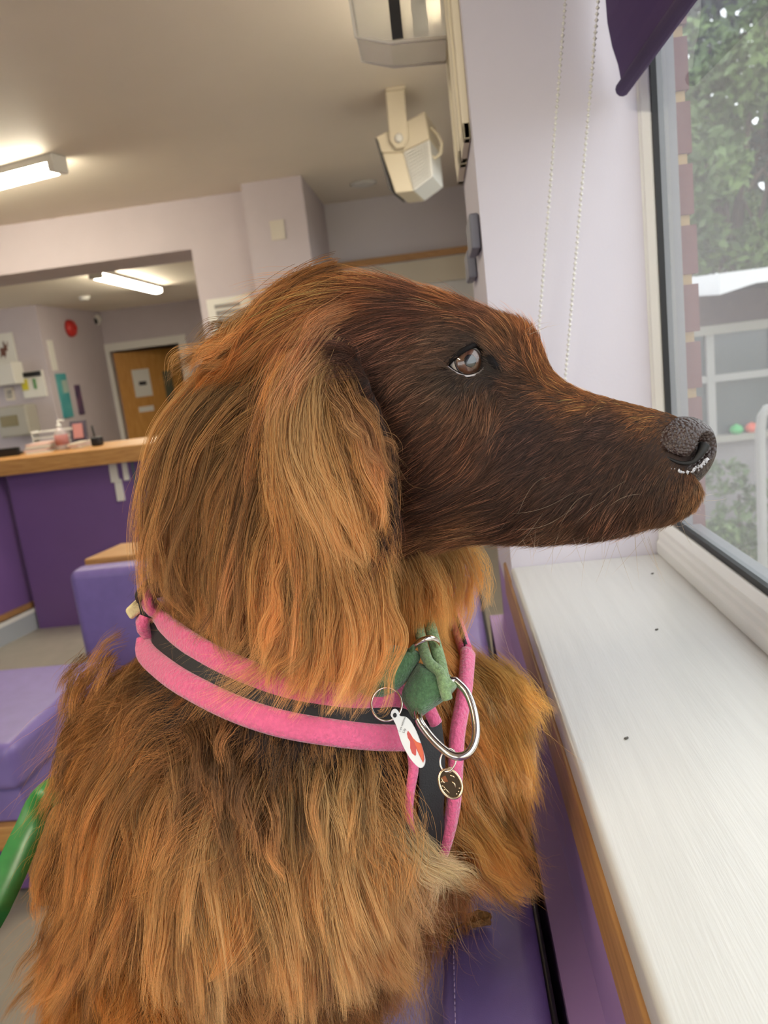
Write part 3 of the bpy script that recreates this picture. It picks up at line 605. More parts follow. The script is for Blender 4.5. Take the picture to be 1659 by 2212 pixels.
tree('tree', at(1480, 15.5), 9.4, 2.3, 9000, .11, leafd, 'dark leafy tree behind the white canopy roof', 3)
tree('tree', at(1665, 17.5), 10.6, 2.6, 9000, .11, leafd, 'dark leafy tree with a tall crown over the porch', 5)
tree('tree', at(1570, 11.2), 6.4, 1.5, 7000, .09, leafm, 'light green tree in front of the darker ones', 8)
tree('tree', at(1760, 12), 7.6, 1.6, 6000, .1, leafm, 'light green tree past the house corner', 12)
tree('tree', at(1360, 19), 9, 2.2, 5000, .11, leafd, 'dark tree half hidden by the brick jamb', 21)
hd = leaves('hedge', [(x_, 23+.3*math.sin(x_*3), GZ+z_, .9) for x_ in np.arange(4, 14, .8) for z_ in (.6, 1.8, 3.0, 4.2)], 16000, .11, leafd, 31)
tag(hd, 'tall dark hedge closing the yard behind the trees', 'hedge', kind='stuff')
hd = leaves('hedge', [(13+.3*math.sin(y_*2), y_, GZ+z_, .9) for y_ in np.arange(-6, 21, .9) for z_ in (.6, 1.7)], 14000, .12, leafd, 32)
tag(hd, 'low dark hedge along the far side of the yard beyond the house', 'hedge', kind='stuff')
for i, (px, Y, h, rr, lab) in enumerate(((1580, 5.7, .75, .3, 'low leafy shrub against the grey porch wall'), (1508, 4.9, .7, .2, 'small shrub growing beside the brick jamb'))):
    p = at(px, Y); e = empty('shrub', p)
    lv = leaves('foliage', [(p[0]+RNG.uniform(-.2, .2), Y+RNG.uniform(-.15, .15), GZ+h*t_, rr*.6) for t_ in (.2, .4, .6, .8, 1)], 900, .035, leafm, 40+i)
    sm = MB().tube([p, (p[0]+.02, Y, GZ+h*.8)], .012, 6).build('stem', bark); adopt(e, lv, sm); tag(e, lab, 'shrub')
# ================================================================ DOG
HA = math.radians(18)
HD = np.array([math.cos(HA), -math.sin(HA), 0]); HN = np.array([math.sin(HA), math.cos(HA), 0]); UPV = np.array([0, 0, 1.])
HP0 = toward(1010, 780, .52)
def pl_(px, py, w=0.0):                       # pixel ray met with the plane w metres on the near side of the head's mid-plane
    d = ray(px, py); t = ((HP0-HN*w-CAMP)@HN)/(d@HN); return CAMP+d*t
def sect(top, bot, side, hw, fn, n=40, e=2.25):
    c = (top+bot)/2; up = (top-bot)/2; out = []
    for q in np.arange(n)*2*math.pi/n:
        ca, sa = math.cos(q), math.sin(q); t = math.copysign(abs(sa)**(2/e), sa); x = math.copysign(abs(ca)**(2/e), ca)
        out.append(c+up*t+side*hw*x*fn(t))
    return out
def interp_rings(ctrl, m):                     # Catmull-Rom through control rows (arrays)
    C = np.array(ctrl, float); n = len(C); out = []
    for s in np.linspace(0, n-1.0001, m):
        i = int(s); f = s-i; p0, p1, p2, p3 = C[max(i-1, 0)], C[i], C[min(i+1, n-1)], C[min(i+2, n-1)]
        out.append(.5*((2*p1)+(-p0+p2)*f+(2*p0-5*p1+4*p2-p3)*f*f+(-p0+3*p1-3*p2+p3)*f**3))
    return np.array(out)
skin_mb = MB()
HS = [(1506, 940, 1496, 1030, .006), (1496, 918, 1488, 1062, .014), (1470, 902, 1464, 1092, .021), (1430, 888, 1425, 1120, .0255), (1370, 873, 1368, 1146, .0285), (1300, 856, 1305, 1160, .0305),
      (1232, 832, 1235, 1166, .033), (1190, 800, 1168, 1170, .037), (1160, 752, 1105, 1168, .043), (1115, 706, 1040, 1163, .0495), (1045, 668, 960, 1176, .056),
      (960, 640, 880, 1196, .061), (870, 620, 800, 1180, .0635), (780, 610, 730, 1130, .062), (700, 622, 670, 1060, .055), (645, 655, 634, 960, .043), (618, 700, 616, 880, .022)]
def muz(k):
    a = np.clip((k-5)/5, 0, 1)                 # 0 muzzle, 1 skull
    return lambda t: (1-a)*(.86-.24*t-.10*max(0, -t)**3)+a*(1-.30*max(0, -t)**1.6-.10*max(0, t)**2)
rows = interp_rings([(*pl_(a, b), *pl_(c, d), h) for a, b, c, d, h in HS], 70)
rings = []
for i, r in enumerate(rows):
    k = i/69*(len(HS)-1); rings.append(sect(r[:3], r[3:6], -HN, r[6], muz(k), e=2.2))
skin_mb.loft(rings)
# brow ridge, cheek muscle, jowl
def R_from(x, z):
    x = x/np.linalg.norm(x); z = z-x*(z@x); z /= np.linalg.norm(z); return np.stack([x, np.cross(z, x), z], 1)
RH = R_from(HD, UPV)
for px, py, w_, r in ((900, 930, .045, (.05, .02, .045)), (900, 930, -.045, (.05, .02, .045)), (1390, 1070, .015, (.035, .012, .02)), (1390, 1070, -.015, (.035, .012, .02))):
    skin_mb.ell(pl_(px, py, w_), r, rot=RH)
# neck and trunk
BD = np.array([.65, -.76, 0]); BS = np.array([.76, .65, 0])
def oval(c, a, ra, b, rb, n=36, e=2.1):
    out = []
    for q in np.arange(n)*2*math.pi/n:
        ca, sa = math.cos(q), math.sin(q); out.append(np.array(c)+a*ra*math.copysign(abs(ca)**(2/e), ca)+b*rb*math.copysign(abs(sa)**(2/e), sa))
    return out
def lerpdir(f): 
    a = HD*(1-f)+BD*f; a /= np.linalg.norm(a); b = np.cross(UPV, a); return a, b
NK = []
for (px, py, dist_w, ra, rb, f, dz) in ((740, 860, 0, .080, .052, 0, .5), (670, 1020, -.005, .088, .062, .2, .3), (640, 1170, -.012, .092, .072, .4, .15), (625, 1330, -.02, .105, .092, .7, 0), (618, 1450, -.03, .150, .148, 1, 0), (610, 1600, -.035, .178, .170, 1, 0), (600, 1770, -.045, .182, .176, 1, 0), (560, 1930, -.05, .172, .170, 1, 0)):
    NK.append((*pl_(px, py, dist_w), ra, rb, f))
last = np.array(NK[-1][:3])
for (off, dz, ra, rb) in ((-.045, -.06, .155, .155), (-.09, -.13, .17, .16), (-.13, -.21, .18, .165), (-.16, -.27, .17, .155), (-.17, -.30, .12, .11)):
    NK.append((*(last+BD*off+np.array([-.03, 0, dz])), ra, rb, 1))
rr_ = interp_rings(NK, 60); rings = []
for r in rr_:
    a, b = lerpdir(np.clip(r[5], 0, 1)); rings.append(oval(r[:3], a, r[3], b, r[4]))
skin_mb.loft(rings)
DOGZ = ZSEAT
# legs, paws, tail (resting on the seat)
for s in (-1, 1):
    sh = last+BD*.02+BS*s*.075
    ft = np.array([min(sh[0]+.0, -.10), sh[1]-.02, DOGZ+.018])
    el = (sh+ft)/2-BD*.02
    skin_mb.tube([sh+np.array([0, 0, .05]), sh, el, ft+np.array([0, 0, .04]), ft], [.07, .062, .034, .026, .03], 14)
    skin_mb.ell(ft+BD*.025+np.array([-.01, 0, .004]), (.045, .03, .022), rot=R_from(BD, UPV))
    hp = np.array(NK[-2][:3])+BS*s*.12+BD*.06; skin_mb.ell(hp+np.array([-.02, 0, .02]), (.11, .06, .085), rot=R_from(BD, UPV))
    hf = hp+BD*.08; hf[2] = DOGZ+.024; skin_mb.ell(hf, (.06, .03, .024), rot=R_from(BD, UPV))
tb = np.array(NK[-2][:3])-BD*.15; tb[2] = DOGZ+.05
skin_mb.tube([tb, tb-BD*.1+BS*.04+np.array([0, 0, -.02]), tb-BD*.16+BS*.12+np.array([0, 0, -.025]), tb-BD*.14+BS*.24+np.array([0, 0, -.028])], [.03, .024, .018, .008], 12)
# ears: hanging leathers on both sides
EAR = [(692, 728, .050, .016), (684, 790, .064, .032), (690, 890, .0735, .042), (705, 1010, .077, .048), (716, 1120, .077, .046), (725, 1220, .074, .034), (730, 1280, .071, .012)]
def ear(sgn, dx=0, dy=0):
    rings = []; ctrl = interp_rings([(*pl_(px, py, w_), hw) for px, py, w_, hw in EAR], 24)
    C0 = HP0
    for i, r in enumerate(ctrl):
        c = r[:3].copy()
        if sgn < 0: c = c-2*((c-HP0)@HN)*HN; c = c+HD*dx*(i/23)+UPV*dy*(i/23)
        rings.append(oval(c, HD, r[3], HN, .0052, 20, 2.0))
    return rings
skin_mb.loft(ear(1)); skin_mb.loft(ear(-1, .025, 0.0))
raw = skin_mb.build('body_raw', None)
md = raw.modifiers.new('r', 'REMESH'); md.mode = 'VOXEL'; md.voxel_size = .0026
md = raw.modifiers.new('s', 'SMOOTH'); md.factor = .6; md.iterations = 14
dg = bpy.context.evaluated_depsgraph_get(); sk = bpy.data.meshes.new_from_object(raw.evaluated_get(dg)); bpy.data.objects.remove(raw)
def mesh_arrays(me):
    n = len(me.vertices); v = np.empty(n*3); me.vertices.foreach_get('co', v); v = v.reshape(-1, 3)
    me.calc_loop_triangles(); f = np.empty(len(me.loop_triangles)*3, np.int32); me.loop_triangles.foreach_get('vertices', f); return v, f.reshape(-1, 3)
V, Fc = mesh_arrays(sk)
keepz = V[:, 2] < DOGZ+.001; V[keepz, 2] = DOGZ+.001
# eye sockets: press the skin in inside the lids and raise a soft rim around them
def bvh_of(V, Fc): return BVHTree.FromPolygons([tuple(p) for p in V], [tuple(t) for t in Fc])
BV = bvh_of(V, Fc)
def hit(px, py):
    d = ray(px, py); r = BV.ray_cast(Vector(CAMP), Vector(d)); return (None, None) if r[0] is None else (np.array(r[0]), np.array(r[1]))
eyeP, eyeN = hit(1008, 782)
EYE_N = -HN*.86+HD*.42+UPV*.12; EYE_N /= np.linalg.norm(EYE_N)
ER = .0134
EYE_C = eyeP-EYE_N*(ER-.0012)
def mirror(p): p = np.asarray(p, float); return p-2*((p-HP0)@HN)[..., None]*HN if p.ndim > 1 else p-2*((p-HP0)@HN)*HN
LID_PX = [(966, 789), (978, 775), (992, 763), (1008, 753), (1024, 746), (1036, 748), (1042, 760), (1044, 776), (1043, 792), (1036, 804), (1022, 811), (1006, 813), (990, 808), (976, 799)]
def on_sphere(px, py, R):
    d = ray(px, py); oc = CAMP-EYE_C; b = d@oc; disc = b*b-(oc@oc-R*R)
    t = -b-math.sqrt(max(disc, 0)); return CAMP+d*t
LID = np.array([on_sphere(x, y, ER+.0006) for x, y in LID_PX])
ex = HD-EYE_N*(HD@EYE_N); ex /= np.linalg.norm(ex); ey = np.cross(EYE_N, ex); ey *= np.sign(ey[2])
def loc2(p, c): q = np.asarray(p)-c; return q@ex, q@ey, q@EYE_N
lc = LID.mean(0)
lu, lv, _ = loc2(LID, lc)
def in_poly(x, y, px, py):
    ins = np.zeros(len(x), bool); n = len(px)
    for i in range(n):
        j = (i-1) % n; c = ((py[i] > y) != (py[j] > y)) & (x < (px[j]-px[i])*(y-py[i])/(py[j]-py[i]+1e-12)+px[i]); ins ^= c
    return ins
def poly_dist(x, y, px, py):
    d = np.full(len(x), 1e9); n = len(px)
    for i in range(n):
        ax, ay, bx, by = px[i], py[i], px[(i+1) % n], py[(i+1) % n]; t = np.clip(((x-ax)*(bx-ax)+(y-ay)*(by-ay))/((bx-ax)**2+(by-ay)**2), 0, 1)
        d = np.minimum(d, np.hypot(x-ax-t*(bx-ax), y-ay-t*(by-ay)))
    return d
def eye_zone(V):                               # signed distance to the lid opening (negative inside), for the near eye
    u, v, w_ = loc2(V, lc); d = poly_dist(u, v, lu, lv); ins = in_poly(u, v, lu, lv); d = np.where(ins, -d, d); d[np.abs(w_) > .03] = 1; return d, u, v, w_
for side in (0, 1):
    VV = V if side == 0 else mirror(V)
    d, u, v, w_ = eye_zone(VV)
    near = d < .016
    sph = np.sqrt(np.maximum(ER**2-np.minimum(((VV-EYE_C)@ex)**2+((VV-EYE_C)@ey)**2, ER**2), 0))+(EYE_C-lc)@EYE_N
    tgt = np.where(d < 0, w_-.012, np.maximum(w_, sph+.0012*np.exp(-(d/.004)**2)))
    k_ = np.where(d < 0, 1, np.clip(1-d/.012, 0, 1)**.7)
    dw = np.where(near, (tgt-w_)*k_, 0)
    V2 = VV+dw[:, None]*EYE_N
    V = V2 if side == 0 else mirror(V2)
sk.vertices.foreach_set('co', V.ravel()); sk.update()
sk.polygons.foreach_set('use_smooth', [True]*len(sk.polygons))
BV = bvh_of(V, Fc)
skinm = mat('dog_skin', srgb(42, 25, 18), .8, nz=.15, nscale=40)
sk.materials.clear(); sk.materials.append(skinm)
dog = empty('dog', (last[0], last[1], DOGZ))
bodyo = bpy.data.objects.new('body', sk); COL.objects.link(bodyo); adopt(dog, bodyo)
tag(dog, 'chestnut long-haired setter sitting on the purple bench, looking out of the window', 'dog')
# ---------------------------------------------------------------- eye
def eye_parts(mir):
    f = (lambda p: mirror(p)) if mir else (lambda p: np.asarray(p))
    A = EYE_N if not mir else EYE_N-2*(EYE_N@HN)*HN
    gaze = EYE_N*.93+HD*.20+UPV*.05; gaze /= np.linalg.norm(gaze)
    G = gaze if not mir else gaze-2*(gaze@HN)*HN
    C = f(EYE_C); R = ER-.0006
    prof = lambda a0, a1, rad, n=14: [(max(rad*math.sin(a), 1e-5), rad*math.cos(a)) for a in np.linspace(a1, a0, n)]
    ball = MB().lathe(prof(0, math.pi, R, 26), C, G, 36).build('eyeball', mat('sclera', srgb(206, 196, 188), .15, nz=.05, nscale=300), smooth=True)
    irm = MATS.get('iris')
    if irm is None:
        irm = mat('iris', srgb(66, 38, 22), .3, col2=srgb(104, 62, 36), nscale=420)
    iris = MB().lathe(prof(.02, .70, R+.00015), C, G, 40).build('iris', irm, smooth=True)
    ring = MB().lathe([((R+.0003)*math.sin(a), (R+.0003)*math.cos(a)) for a in (.76, .72, .68)]+[((R+.0001)*math.sin(a), (R+.0001)*math.cos(a)) for a in (.68, .76)], C, G, 40).build('limbus_ring', mat('limbus', srgb(40, 28, 24), .3), smooth=True)
    pup = MB().lathe(prof(.0, .30, R+.0003), C, G, 28).build('pupil', mat('pupil_black', srgb(10, 9, 10), .2), smooth=True)
    cm = MATS.get('cornea')
    if cm is None:
        cm = bpy.data.materials.new('cornea'); cm.use_nodes = True; nt = cm.node_tree; nt.nodes.clear(); MATS['cornea'] = cm
        o = nt.nodes.new('ShaderNodeOutputMaterial'); t = nt.nodes.new('ShaderNodeBsdfTransparent'); g = nt.nodes.new('ShaderNodeBsdfGlossy'); m = nt.nodes.new('ShaderNodeMixShader'); g.inputs['Roughness'].default_value = .03
        fr = schlick(nt, .09); nt.links.new(fr.outputs[0], m.inputs[0]); nt.links.new(t.outputs[0], m.inputs[1]); nt.links.new(g.outputs[0], m.inputs[2]); nt.links.new(m.outputs[0], o.inputs[0])
    cor = MB().lathe([(max((R+.0008+.0012*math.cos(min(a/.8, 1)*math.pi/2))*math.sin(a), 1e-5), (R+.0008+.0012*math.cos(min(a/.8, 1)*math.pi/2))*math.cos(a)) for a in np.linspace(2.2, .0, 30)], C, G, 40).build('cornea', cm, smooth=True)
    L = f(LID)
    n = len(L); dense = interp_rings(np.vstack([L, L[:1]]), 56)[:-1]
    rim_u = MB().tube(dense, [.0013+.0005*max(0, math.sin(2*math.pi*(i_/55)+.2)) for i_ in range(len(dense))], 8, closed=True).build('eyelid_rim', mat('black_lid_skin', srgb(18, 13, 13), .7, bump=.3, bscale=900, spec=.15), smooth=True)
    low = [L[i]+(L[i]-f(EYE_C))/ER*.0016+(f(lc)-L[i])*.06 for i in (8, 9, 10, 11, 12, 13, 0)]
    rim_l = MB().tube(np.array([np.convolve(np.pad(q, 3, mode='edge'), np.ones(7)/7, 'valid') for q in interp_rings(low, 30).T]).T, np.interp(np.linspace(0, 1, 30), [0, .3, .7, 1], [.0006, .0011, .0009, .0004]), 8).build('lower_lid_edge', mat('grey_lid_edge', srgb(176, 170, 172), .25), smooth=True)
    cpx = [(1043, 770), (1052, 778), (1063, 790), (1074, 802), (1086, 814)]
    car = [np.array(hit(x, y)[0])+HN*.0024 for x, y in cpx]; car = f(np.array(car))
    crn = MB().tube(interp_rings(car, 16), np.interp(np.linspace(0, 1, 16), [0, .3, 1], [.0042, .0042, .0014]), 10).build('tear_corner', MATS['black_lid_skin'], smooth=True)
    e = empty('eye', C); adopt(e, ball, iris, ring, pup, cor, rim_u, rim_l, crn); adopt(dog, e)
eye_parts(False); eye_parts(True)
# ---------------------------------------------------------------- nose
NC = (pl_(1462, 957)+pl_(1466, 983))/2
n_u, n_v = 96, 64
nv = []
th = np.linspace(0, 2*math.pi, n_u, endpoint=False); ph = np.linspace(.02, math.pi-.02, n_v)
TT, PP = np.meshgrid(th, ph)
X = np.sin(PP)*np.cos(TT); Yl = np.sin(PP)*np.sin(TT); Z = np.cos(PP)
sx = lambda a, e: np.sign(a)*np.abs(a)**e
ru = np.where(X > 0, .0235, .020); 
U_ = sx(X, .86)*ru*.95; W_ = sx(Yl, .9)*.0195; Z_ = sx(Z, .9)*np.where(Z > 0, .0195, .0245)
W_ = W_*(1-.25*np.clip(-Z, 0, 1)-.10*np.clip(X, 0, 1)); U_ = U_*(1-.30*np.clip(-Z, 0, 1)**1.5)+.004*np.clip(Z, 0, 1)*(X > 0)*0
P3 = np.stack([U_, W_, Z_], -1)
# nostril: a round hole in front and a comma slit curling back along the side
def groove(P3, path, rad, depth):
    P = P3.reshape(-1, 3); best = np.zeros(len(P))
    for i in range(len(path)-1):
        a, b = np.array(path[i][:3]), np.array(path[i+1][:3]); ra, rb = path[i][3], path[i+1][3]
        t = np.clip(((P-a)@(b-a))/((b-a)@(b-a)), 0, 1); dd_ = np.linalg.norm(P-(a+t[:, None]*(b-a)), axis=1); r_ = ra+(rb-ra)*t
        best = np.maximum(best, np.clip(1.5-dd_/r_, 0, 1)**.7)
    return best.reshape(P3.shape[:2])
path = [(.0175, .0105, .0015, .0052), (.0145, .0145, -.003, .0044), (.009, .0185, -.0075, .0034), (.001, .0205, -.0065, .0030), (-.007, .0205, -.001, .0026), (-.011, .0195, .004, .002)]
m1_ = groove(P3, path, 0, 0); m2_ = groove(P3*np.array([1, -1, 1]), path, 0, 0); gm_ = np.maximum(m1_, m2_)
P3 = P3*(1-.42*gm_[..., None])
phil = np.exp(-(P3[..., 1]/.0014)**2)*np.clip((P3[..., 0]-.008)/.01, 0, 1)*(P3[..., 2] < .006); P3 = P3*(1-.07*phil[..., None])
TILT = -.10
RT = np.array([[math.cos(TILT), 0, math.sin(TILT)], [0, 1, 0], [-math.sin(TILT), 0, math.cos(TILT)]])
Q = P3@RT.T
nvw = NC+Q[..., :1]*HD+Q[..., 1:2]*(-HN)+Q[..., 2:]*UPV
mb = MB(); mb.loft([[nvw[i, j] for j in range(n_u)] for i in range(n_v)])
nm = mat('nose_leather', srgb(54, 38, 34), .42, nz=.25, nscale=260, spec=.6)
nt = nm.node_tree; vo = nt.nodes.new('ShaderNodeTexVoronoi'); vo.inputs['Scale'].default_value = 520; tcn = nt.nodes.new('ShaderNodeTexCoord'); nt.links.new(tcn.outputs['Object'], vo.inputs['Vector'])
bpn = nt.nodes.new('ShaderNodeBump'); bpn.inputs['Strength'].default_value = .9; bpn.inputs['Distance'].default_value = .0012; bpn.invert = True; nt.links.new(vo.outputs['Distance'], bpn.inputs['Height']); nt.links.new(bpn.outputs[0], nt.nodes['Principled BSDF'].inputs['Normal'])
nose = mb.build('nose', nm, smooth=True); adopt(dog, nose)
def nose_pt(p, s=1.0):
    q = RT@(np.array(p)*s); return NC+q[0]*HD-q[1]*HN+q[2]*UPV
mb = MB(); r_ = np.random.default_rng(5)
for t in np.linspace(0, 1, 60):
    pp_ = interp_rings([(.0155, .0125, -.0075), (.0125, .0150, -.0105), (.006, .0185, -.0125), (-.002, .0205, -.0105), (-.008, .0205, -.005)], 2)
    q = np.array([np.interp(t, np.linspace(0, 1, 5), [a[k] for a in ((.0165, .0125, -.0065), (.0125, .0158, -.0105), (.006, .0185, -.0125), (-.002, .0200, -.0110), (-.009, .0200, -.0045))]) for k in range(3)])
    c = nose_pt(q*np.array([1, 1, 1]), .965)+r_.normal(0, .0005, 3); s_ = r_.uniform(.0004, .0009)*(1 if t < .75 else .5)
    mb.add([c+s_*np.array(v_)*r_.uniform(.7, 1.5) for v_ in ((1, 0, 0), (0, 1, 0), (-1, 0, 0), (0, -1, 0), (0, 0, 1.3), (0, 0, -1.3))], [(0, 1, 4), (1, 2, 4), (2, 3, 4), (3, 0, 4), (1, 0, 5), (2, 1, 5), (3, 2, 5), (0, 3, 5)])
cr = mb.build('nostril_crust', mat('pale_crust', srgb(190, 190, 196), .7)); cr['kind'] = 'stuff'; adopt(nose, cr)
for sg in (1, -1):
    pth = interp_rings([(a_*.87, b_*sg*.87, c_*.87, d_) for a_, b_, c_, d_ in path], 26)
    nh = MB().tube([nose_pt(q[:3]) for q in pth], [q[3]*k_ for q, k_ in zip(pth, np.interp(np.linspace(0, 1, 26), [0, .2, .45, 1], [.66, .54, .38, .28]))], 12).build('nostril', mat('nostril_black', srgb(12, 9, 9), .6), smooth=True); adopt(nose, nh)
# ================================================================ FUR
def fur_material(name, rough=.32, sheen=.16, root=.55, tip=1.25, trans=.38):
    m = bpy.data.materials.new(name); m.use_nodes = True; nt = m.node_tree; nt.nodes.clear(); L_ = nt.links.new; nw = nt.nodes.new
    o = nw('ShaderNodeOutputMaterial'); df = nw('ShaderNodeBsdfDiffuse'); tl = nw('ShaderNodeBsdfTranslucent'); hr = nw('ShaderNodeBsdfHair'); hr.component = 'Reflection'
    hr.inputs['RoughnessU'].default_value = rough; hr.inputs['RoughnessV'].default_value = 1.0; hr.inputs['Offset'].default_value = -.05
    at_ = nw('ShaderNodeAttribute'); at_.attribute_name = 'tint'
    ci = nw('ShaderNodeHairInfo'); mr_ = nw('ShaderNodeMapRange'); mr_.inputs[3].default_value = root; mr_.inputs[4].default_value = tip
    vm = nw('ShaderNodeVectorMath'); vm.operation = 'SCALE'
    L_(ci.outputs['Intercept'], mr_.inputs[0]); L_(at_.outputs['Color'], vm.inputs[0]); L_(mr_.outputs[0], vm.inputs['Scale'])
    mc = nw('ShaderNodeMixRGB'); mc.inputs[0].default_value = .72; mc.inputs[1].default_value = (1, .93, .86, 1); L_(vm.outputs[0], mc.inputs[2])
    L_(vm.outputs[0], df.inputs[0]); L_(vm.outputs[0], tl.inputs[0]); L_(mc.outputs[0], hr.inputs[0])
    a_, b_ = nw('ShaderNodeMixShader'), nw('ShaderNodeMixShader'); a_.inputs[0].default_value = trans; b_.inputs[0].default_value = sheen
    L_(df.outputs[0], a_.inputs[1]); L_(tl.outputs[0], a_.inputs[2]); L_(a_.outputs[0], b_.inputs[1]); L_(hr.outputs[0], b_.inputs[2]); L_(b_.outputs[0], o.inputs[0]); return m
FM = fur_material('coat_hair'); FMF = fur_material('face_hair', .26, .16, .6, 1.35); FME = fur_material('feather_hair', .24, .14, .5, 1.25)
def soft(c):                                   # keep every hair colour well inside the gamut
    c = np.maximum(c, .004); mx = c.max(1, keepdims=True); return c/np.maximum(1, mx/.86)
def make_fur(name, P, tint, rad, m, parent, taper=.25):
    N, K, _ = P.shape
    hc = bpy.data.hair_curves.new(name); hc.add_curves([K]*N)
    hc.attributes['position'].data.foreach_set('vector', np.ascontiguousarray(P, np.float32).ravel())
    t = np.linspace(0, 1, K); prof = np.where(t < .6, 1, 1-(1-taper)*(t-.6)/.4)
    r = (np.asarray(rad).reshape(-1, 1)*np.ones((N, 1))*prof).astype(np.float32)
    ra = hc.attributes.get('radius') or hc.attributes.new('radius', 'FLOAT', 'POINT'); ra.data.foreach_set('value', r.ravel())
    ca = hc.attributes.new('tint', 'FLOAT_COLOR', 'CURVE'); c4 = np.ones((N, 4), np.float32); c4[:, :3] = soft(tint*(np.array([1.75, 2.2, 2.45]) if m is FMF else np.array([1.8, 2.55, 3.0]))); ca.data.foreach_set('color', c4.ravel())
    o = bpy.data.objects.new(name, hc); COL.objects.link(o); hc.materials.append(m); o['kind'] = 'stuff'
    adopt(parent, o); return o
VN = np.zeros_like(V); _fn = np.cross(V[Fc[:, 1]]-V[Fc[:, 0]], V[Fc[:, 2]]-V[Fc[:, 0]])
for k in range(3): np.add.at(VN, Fc[:, k], _fn)
VN /= np.linalg.norm(VN, axis=1)[:, None]+1e-12
FA = np.linalg.norm(_fn, axis=1)/2; FCN = V[Fc].mean(1)
FXY, FDEP = project(FCN); FNN = _fn/(np.linalg.norm(_fn, axis=1)[:, None]+1e-12)
FVIEW = FCN-CAMP; FVIEW /= np.linalg.norm(FVIEW, axis=1)[:, None]; FACING = -(FNN*FVIEW).sum(1)
def sample(n, weight, rng):
    p = FA*weight; p /= p.sum(); i = rng.choice(len(Fc), n, p=p); a, b = rng.random(n), rng.random(n); s = a+b > 1; a[s], b[s] = 1-a[s], 1-b[s]
    w0 = (1-a-b)[:, None]; a, b = a[:, None], b[:, None]; f = Fc[i]
    P = V[f[:, 0]]*w0+V[f[:, 1]]*a+V[f[:, 2]]*b; N_ = VN[f[:, 0]]*w0+VN[f[:, 1]]*a+VN[f[:, 2]]*b; N_ /= np.linalg.norm(N_, axis=1)[:, None]; return P, N_
def idw(xy, hints, vals, k=2.4, soft=25.):
    h = np.array(hints, float); v = np.array(vals, float); v = v.reshape(len(h), -1); out = np.zeros((len(xy), v.shape[1])); ws = np.zeros((len(xy), 1))
    for i in range(len(h)):
        d2 = ((xy-h[i])**2).sum(1)+soft**2; w_ = (d2**(-k))[:, None]; out += w_*v[i]; ws += w_
    return out/ws
def flow_dirs(xy, N_, hints):
    a = np.radians([h[2] for h in hints]); f = idw(xy, [h[:2] for h in hints], np.stack([np.cos(a), np.sin(a)], 1)); f /= np.linalg.norm(f, axis=1)[:, None]+1e-9
    d = f[:, :1]*CM[:, 0]+f[:, 1:]*CM[:, 1]; d = d-N_*(d*N_).sum(1)[:, None]; L = np.linalg.norm(d, axis=1)[:, None]
    return d/(L+1e-6)
def vnoise(P, scale, seed, dims=3):            # smooth pseudo noise: sum of random sines
    r = np.random.default_rng(seed); out = np.zeros((len(P), dims))
    for k in range(7):
        q = r.normal(size=(3, dims))*scale*(1+.5*k); ph_ = r.uniform(0, 6.28, dims); out += np.sin(P@q+ph_)/(1+.35*k)
    return out/3.2
def grow(P, N_, D, L, K, lift, grav, curl, rng, wave=6.0, cl=60, clump=.75, seed=0, jitter=.12, frizz=0.0):
    n = len(P); t = np.linspace(0, 1, K)
    D = D+rng.normal(0, jitter, D.shape); D /= np.linalg.norm(D, axis=1)[:, None]
    lift = np.broadcast_to(lift, (n,)); grav = np.broadcast_to(grav, (n,))
    pts = np.zeros((n, K, 3)); pts[:, 0] = P; step = (L/(K-1))[:, None]
    side = np.cross(N_, D); side /= np.linalg.norm(side, axis=1)[:, None]+1e-9
    ph_ = vnoise(P, 28, seed+3, 1)[:, 0]*5+rng.normal(0, .5, n); am = curl*(.6+.6*np.abs(vnoise(P, 40, seed+5, 1)[:, 0]))
    am = am if np.ndim(am) else np.full(n, am)
    p = P.copy()
    for k in range(1, K):
        tt = t[k]
        dd_ = D+N_*(lift*(1-tt)*1.0)[:, None]+np.array([0, 0, -1.])*(grav*tt)[:, None]+side*(am*np.cos(ph_+wave*tt*1.0)*1.0)[:, None]+(rng.normal(0, frizz, D.shape) if frizz else 0)
        dd_ /= np.linalg.norm(dd_, axis=1)[:, None]; p = p+dd_*step; pts[:, k] = p
    if cl:
        m = max(1, n//cl); ci = rng.choice(n, m, replace=False)
        from mathutils.kdtree import KDTree
        kd = KDTree(m)
        for j, q in enumerate(P[ci]): kd.insert(q, j)
        kd.balance(); idx = np.fromiter((kd.find(q)[1] for q in P), int, n)
        C = pts[ci][idx]; cf = (clump*np.clip(t, 0, 1)**1.3)[None, :, None]*rng.uniform(.6, 1.1, (n, 1, 1)); cf = np.clip(cf, 0, .97)
        # keep own length: pull sideways toward the clump centre
        pts = pts*(1-cf)+C*cf; pts[:, 0] = P
        return pts, idx, m
    return pts, np.arange(n), n
def tints(n, base, rng, idx=None, m=None, cvar=.22, svar=.18, seed=0):
    b = np.array(base)[:3] if np.ndim(base) == 1 else np.asarray(base)[:, :3]
    c = np.ones((n, 3))*b
    if idx is not None:
        r = np.random.default_rng(seed); g = np.exp(r.normal(0, cvar, m)); c = c*g[idx][:, None]; hue = r.normal(0, .06, m)[idx]; c[:, 1] *= 1+hue; c[:, 2] *= 1+2*hue
    return c*np.exp(rng.normal(0, svar, n))[:, None]
def polymask(xy, poly): return in_poly(xy[:, 0], xy[:, 1], [p[0] for p in poly], [p[1] for p in poly])
FACE_POLY = [(640, 540), (900, 540), (1180, 660), (1240, 780), (1580, 860), (1580, 1120), (1200, 1240), (900, 1260), (815, 1190), (790, 1010), (735, 850), (690, 740), (640, 660)]
rng = np.random.default_rng(101)
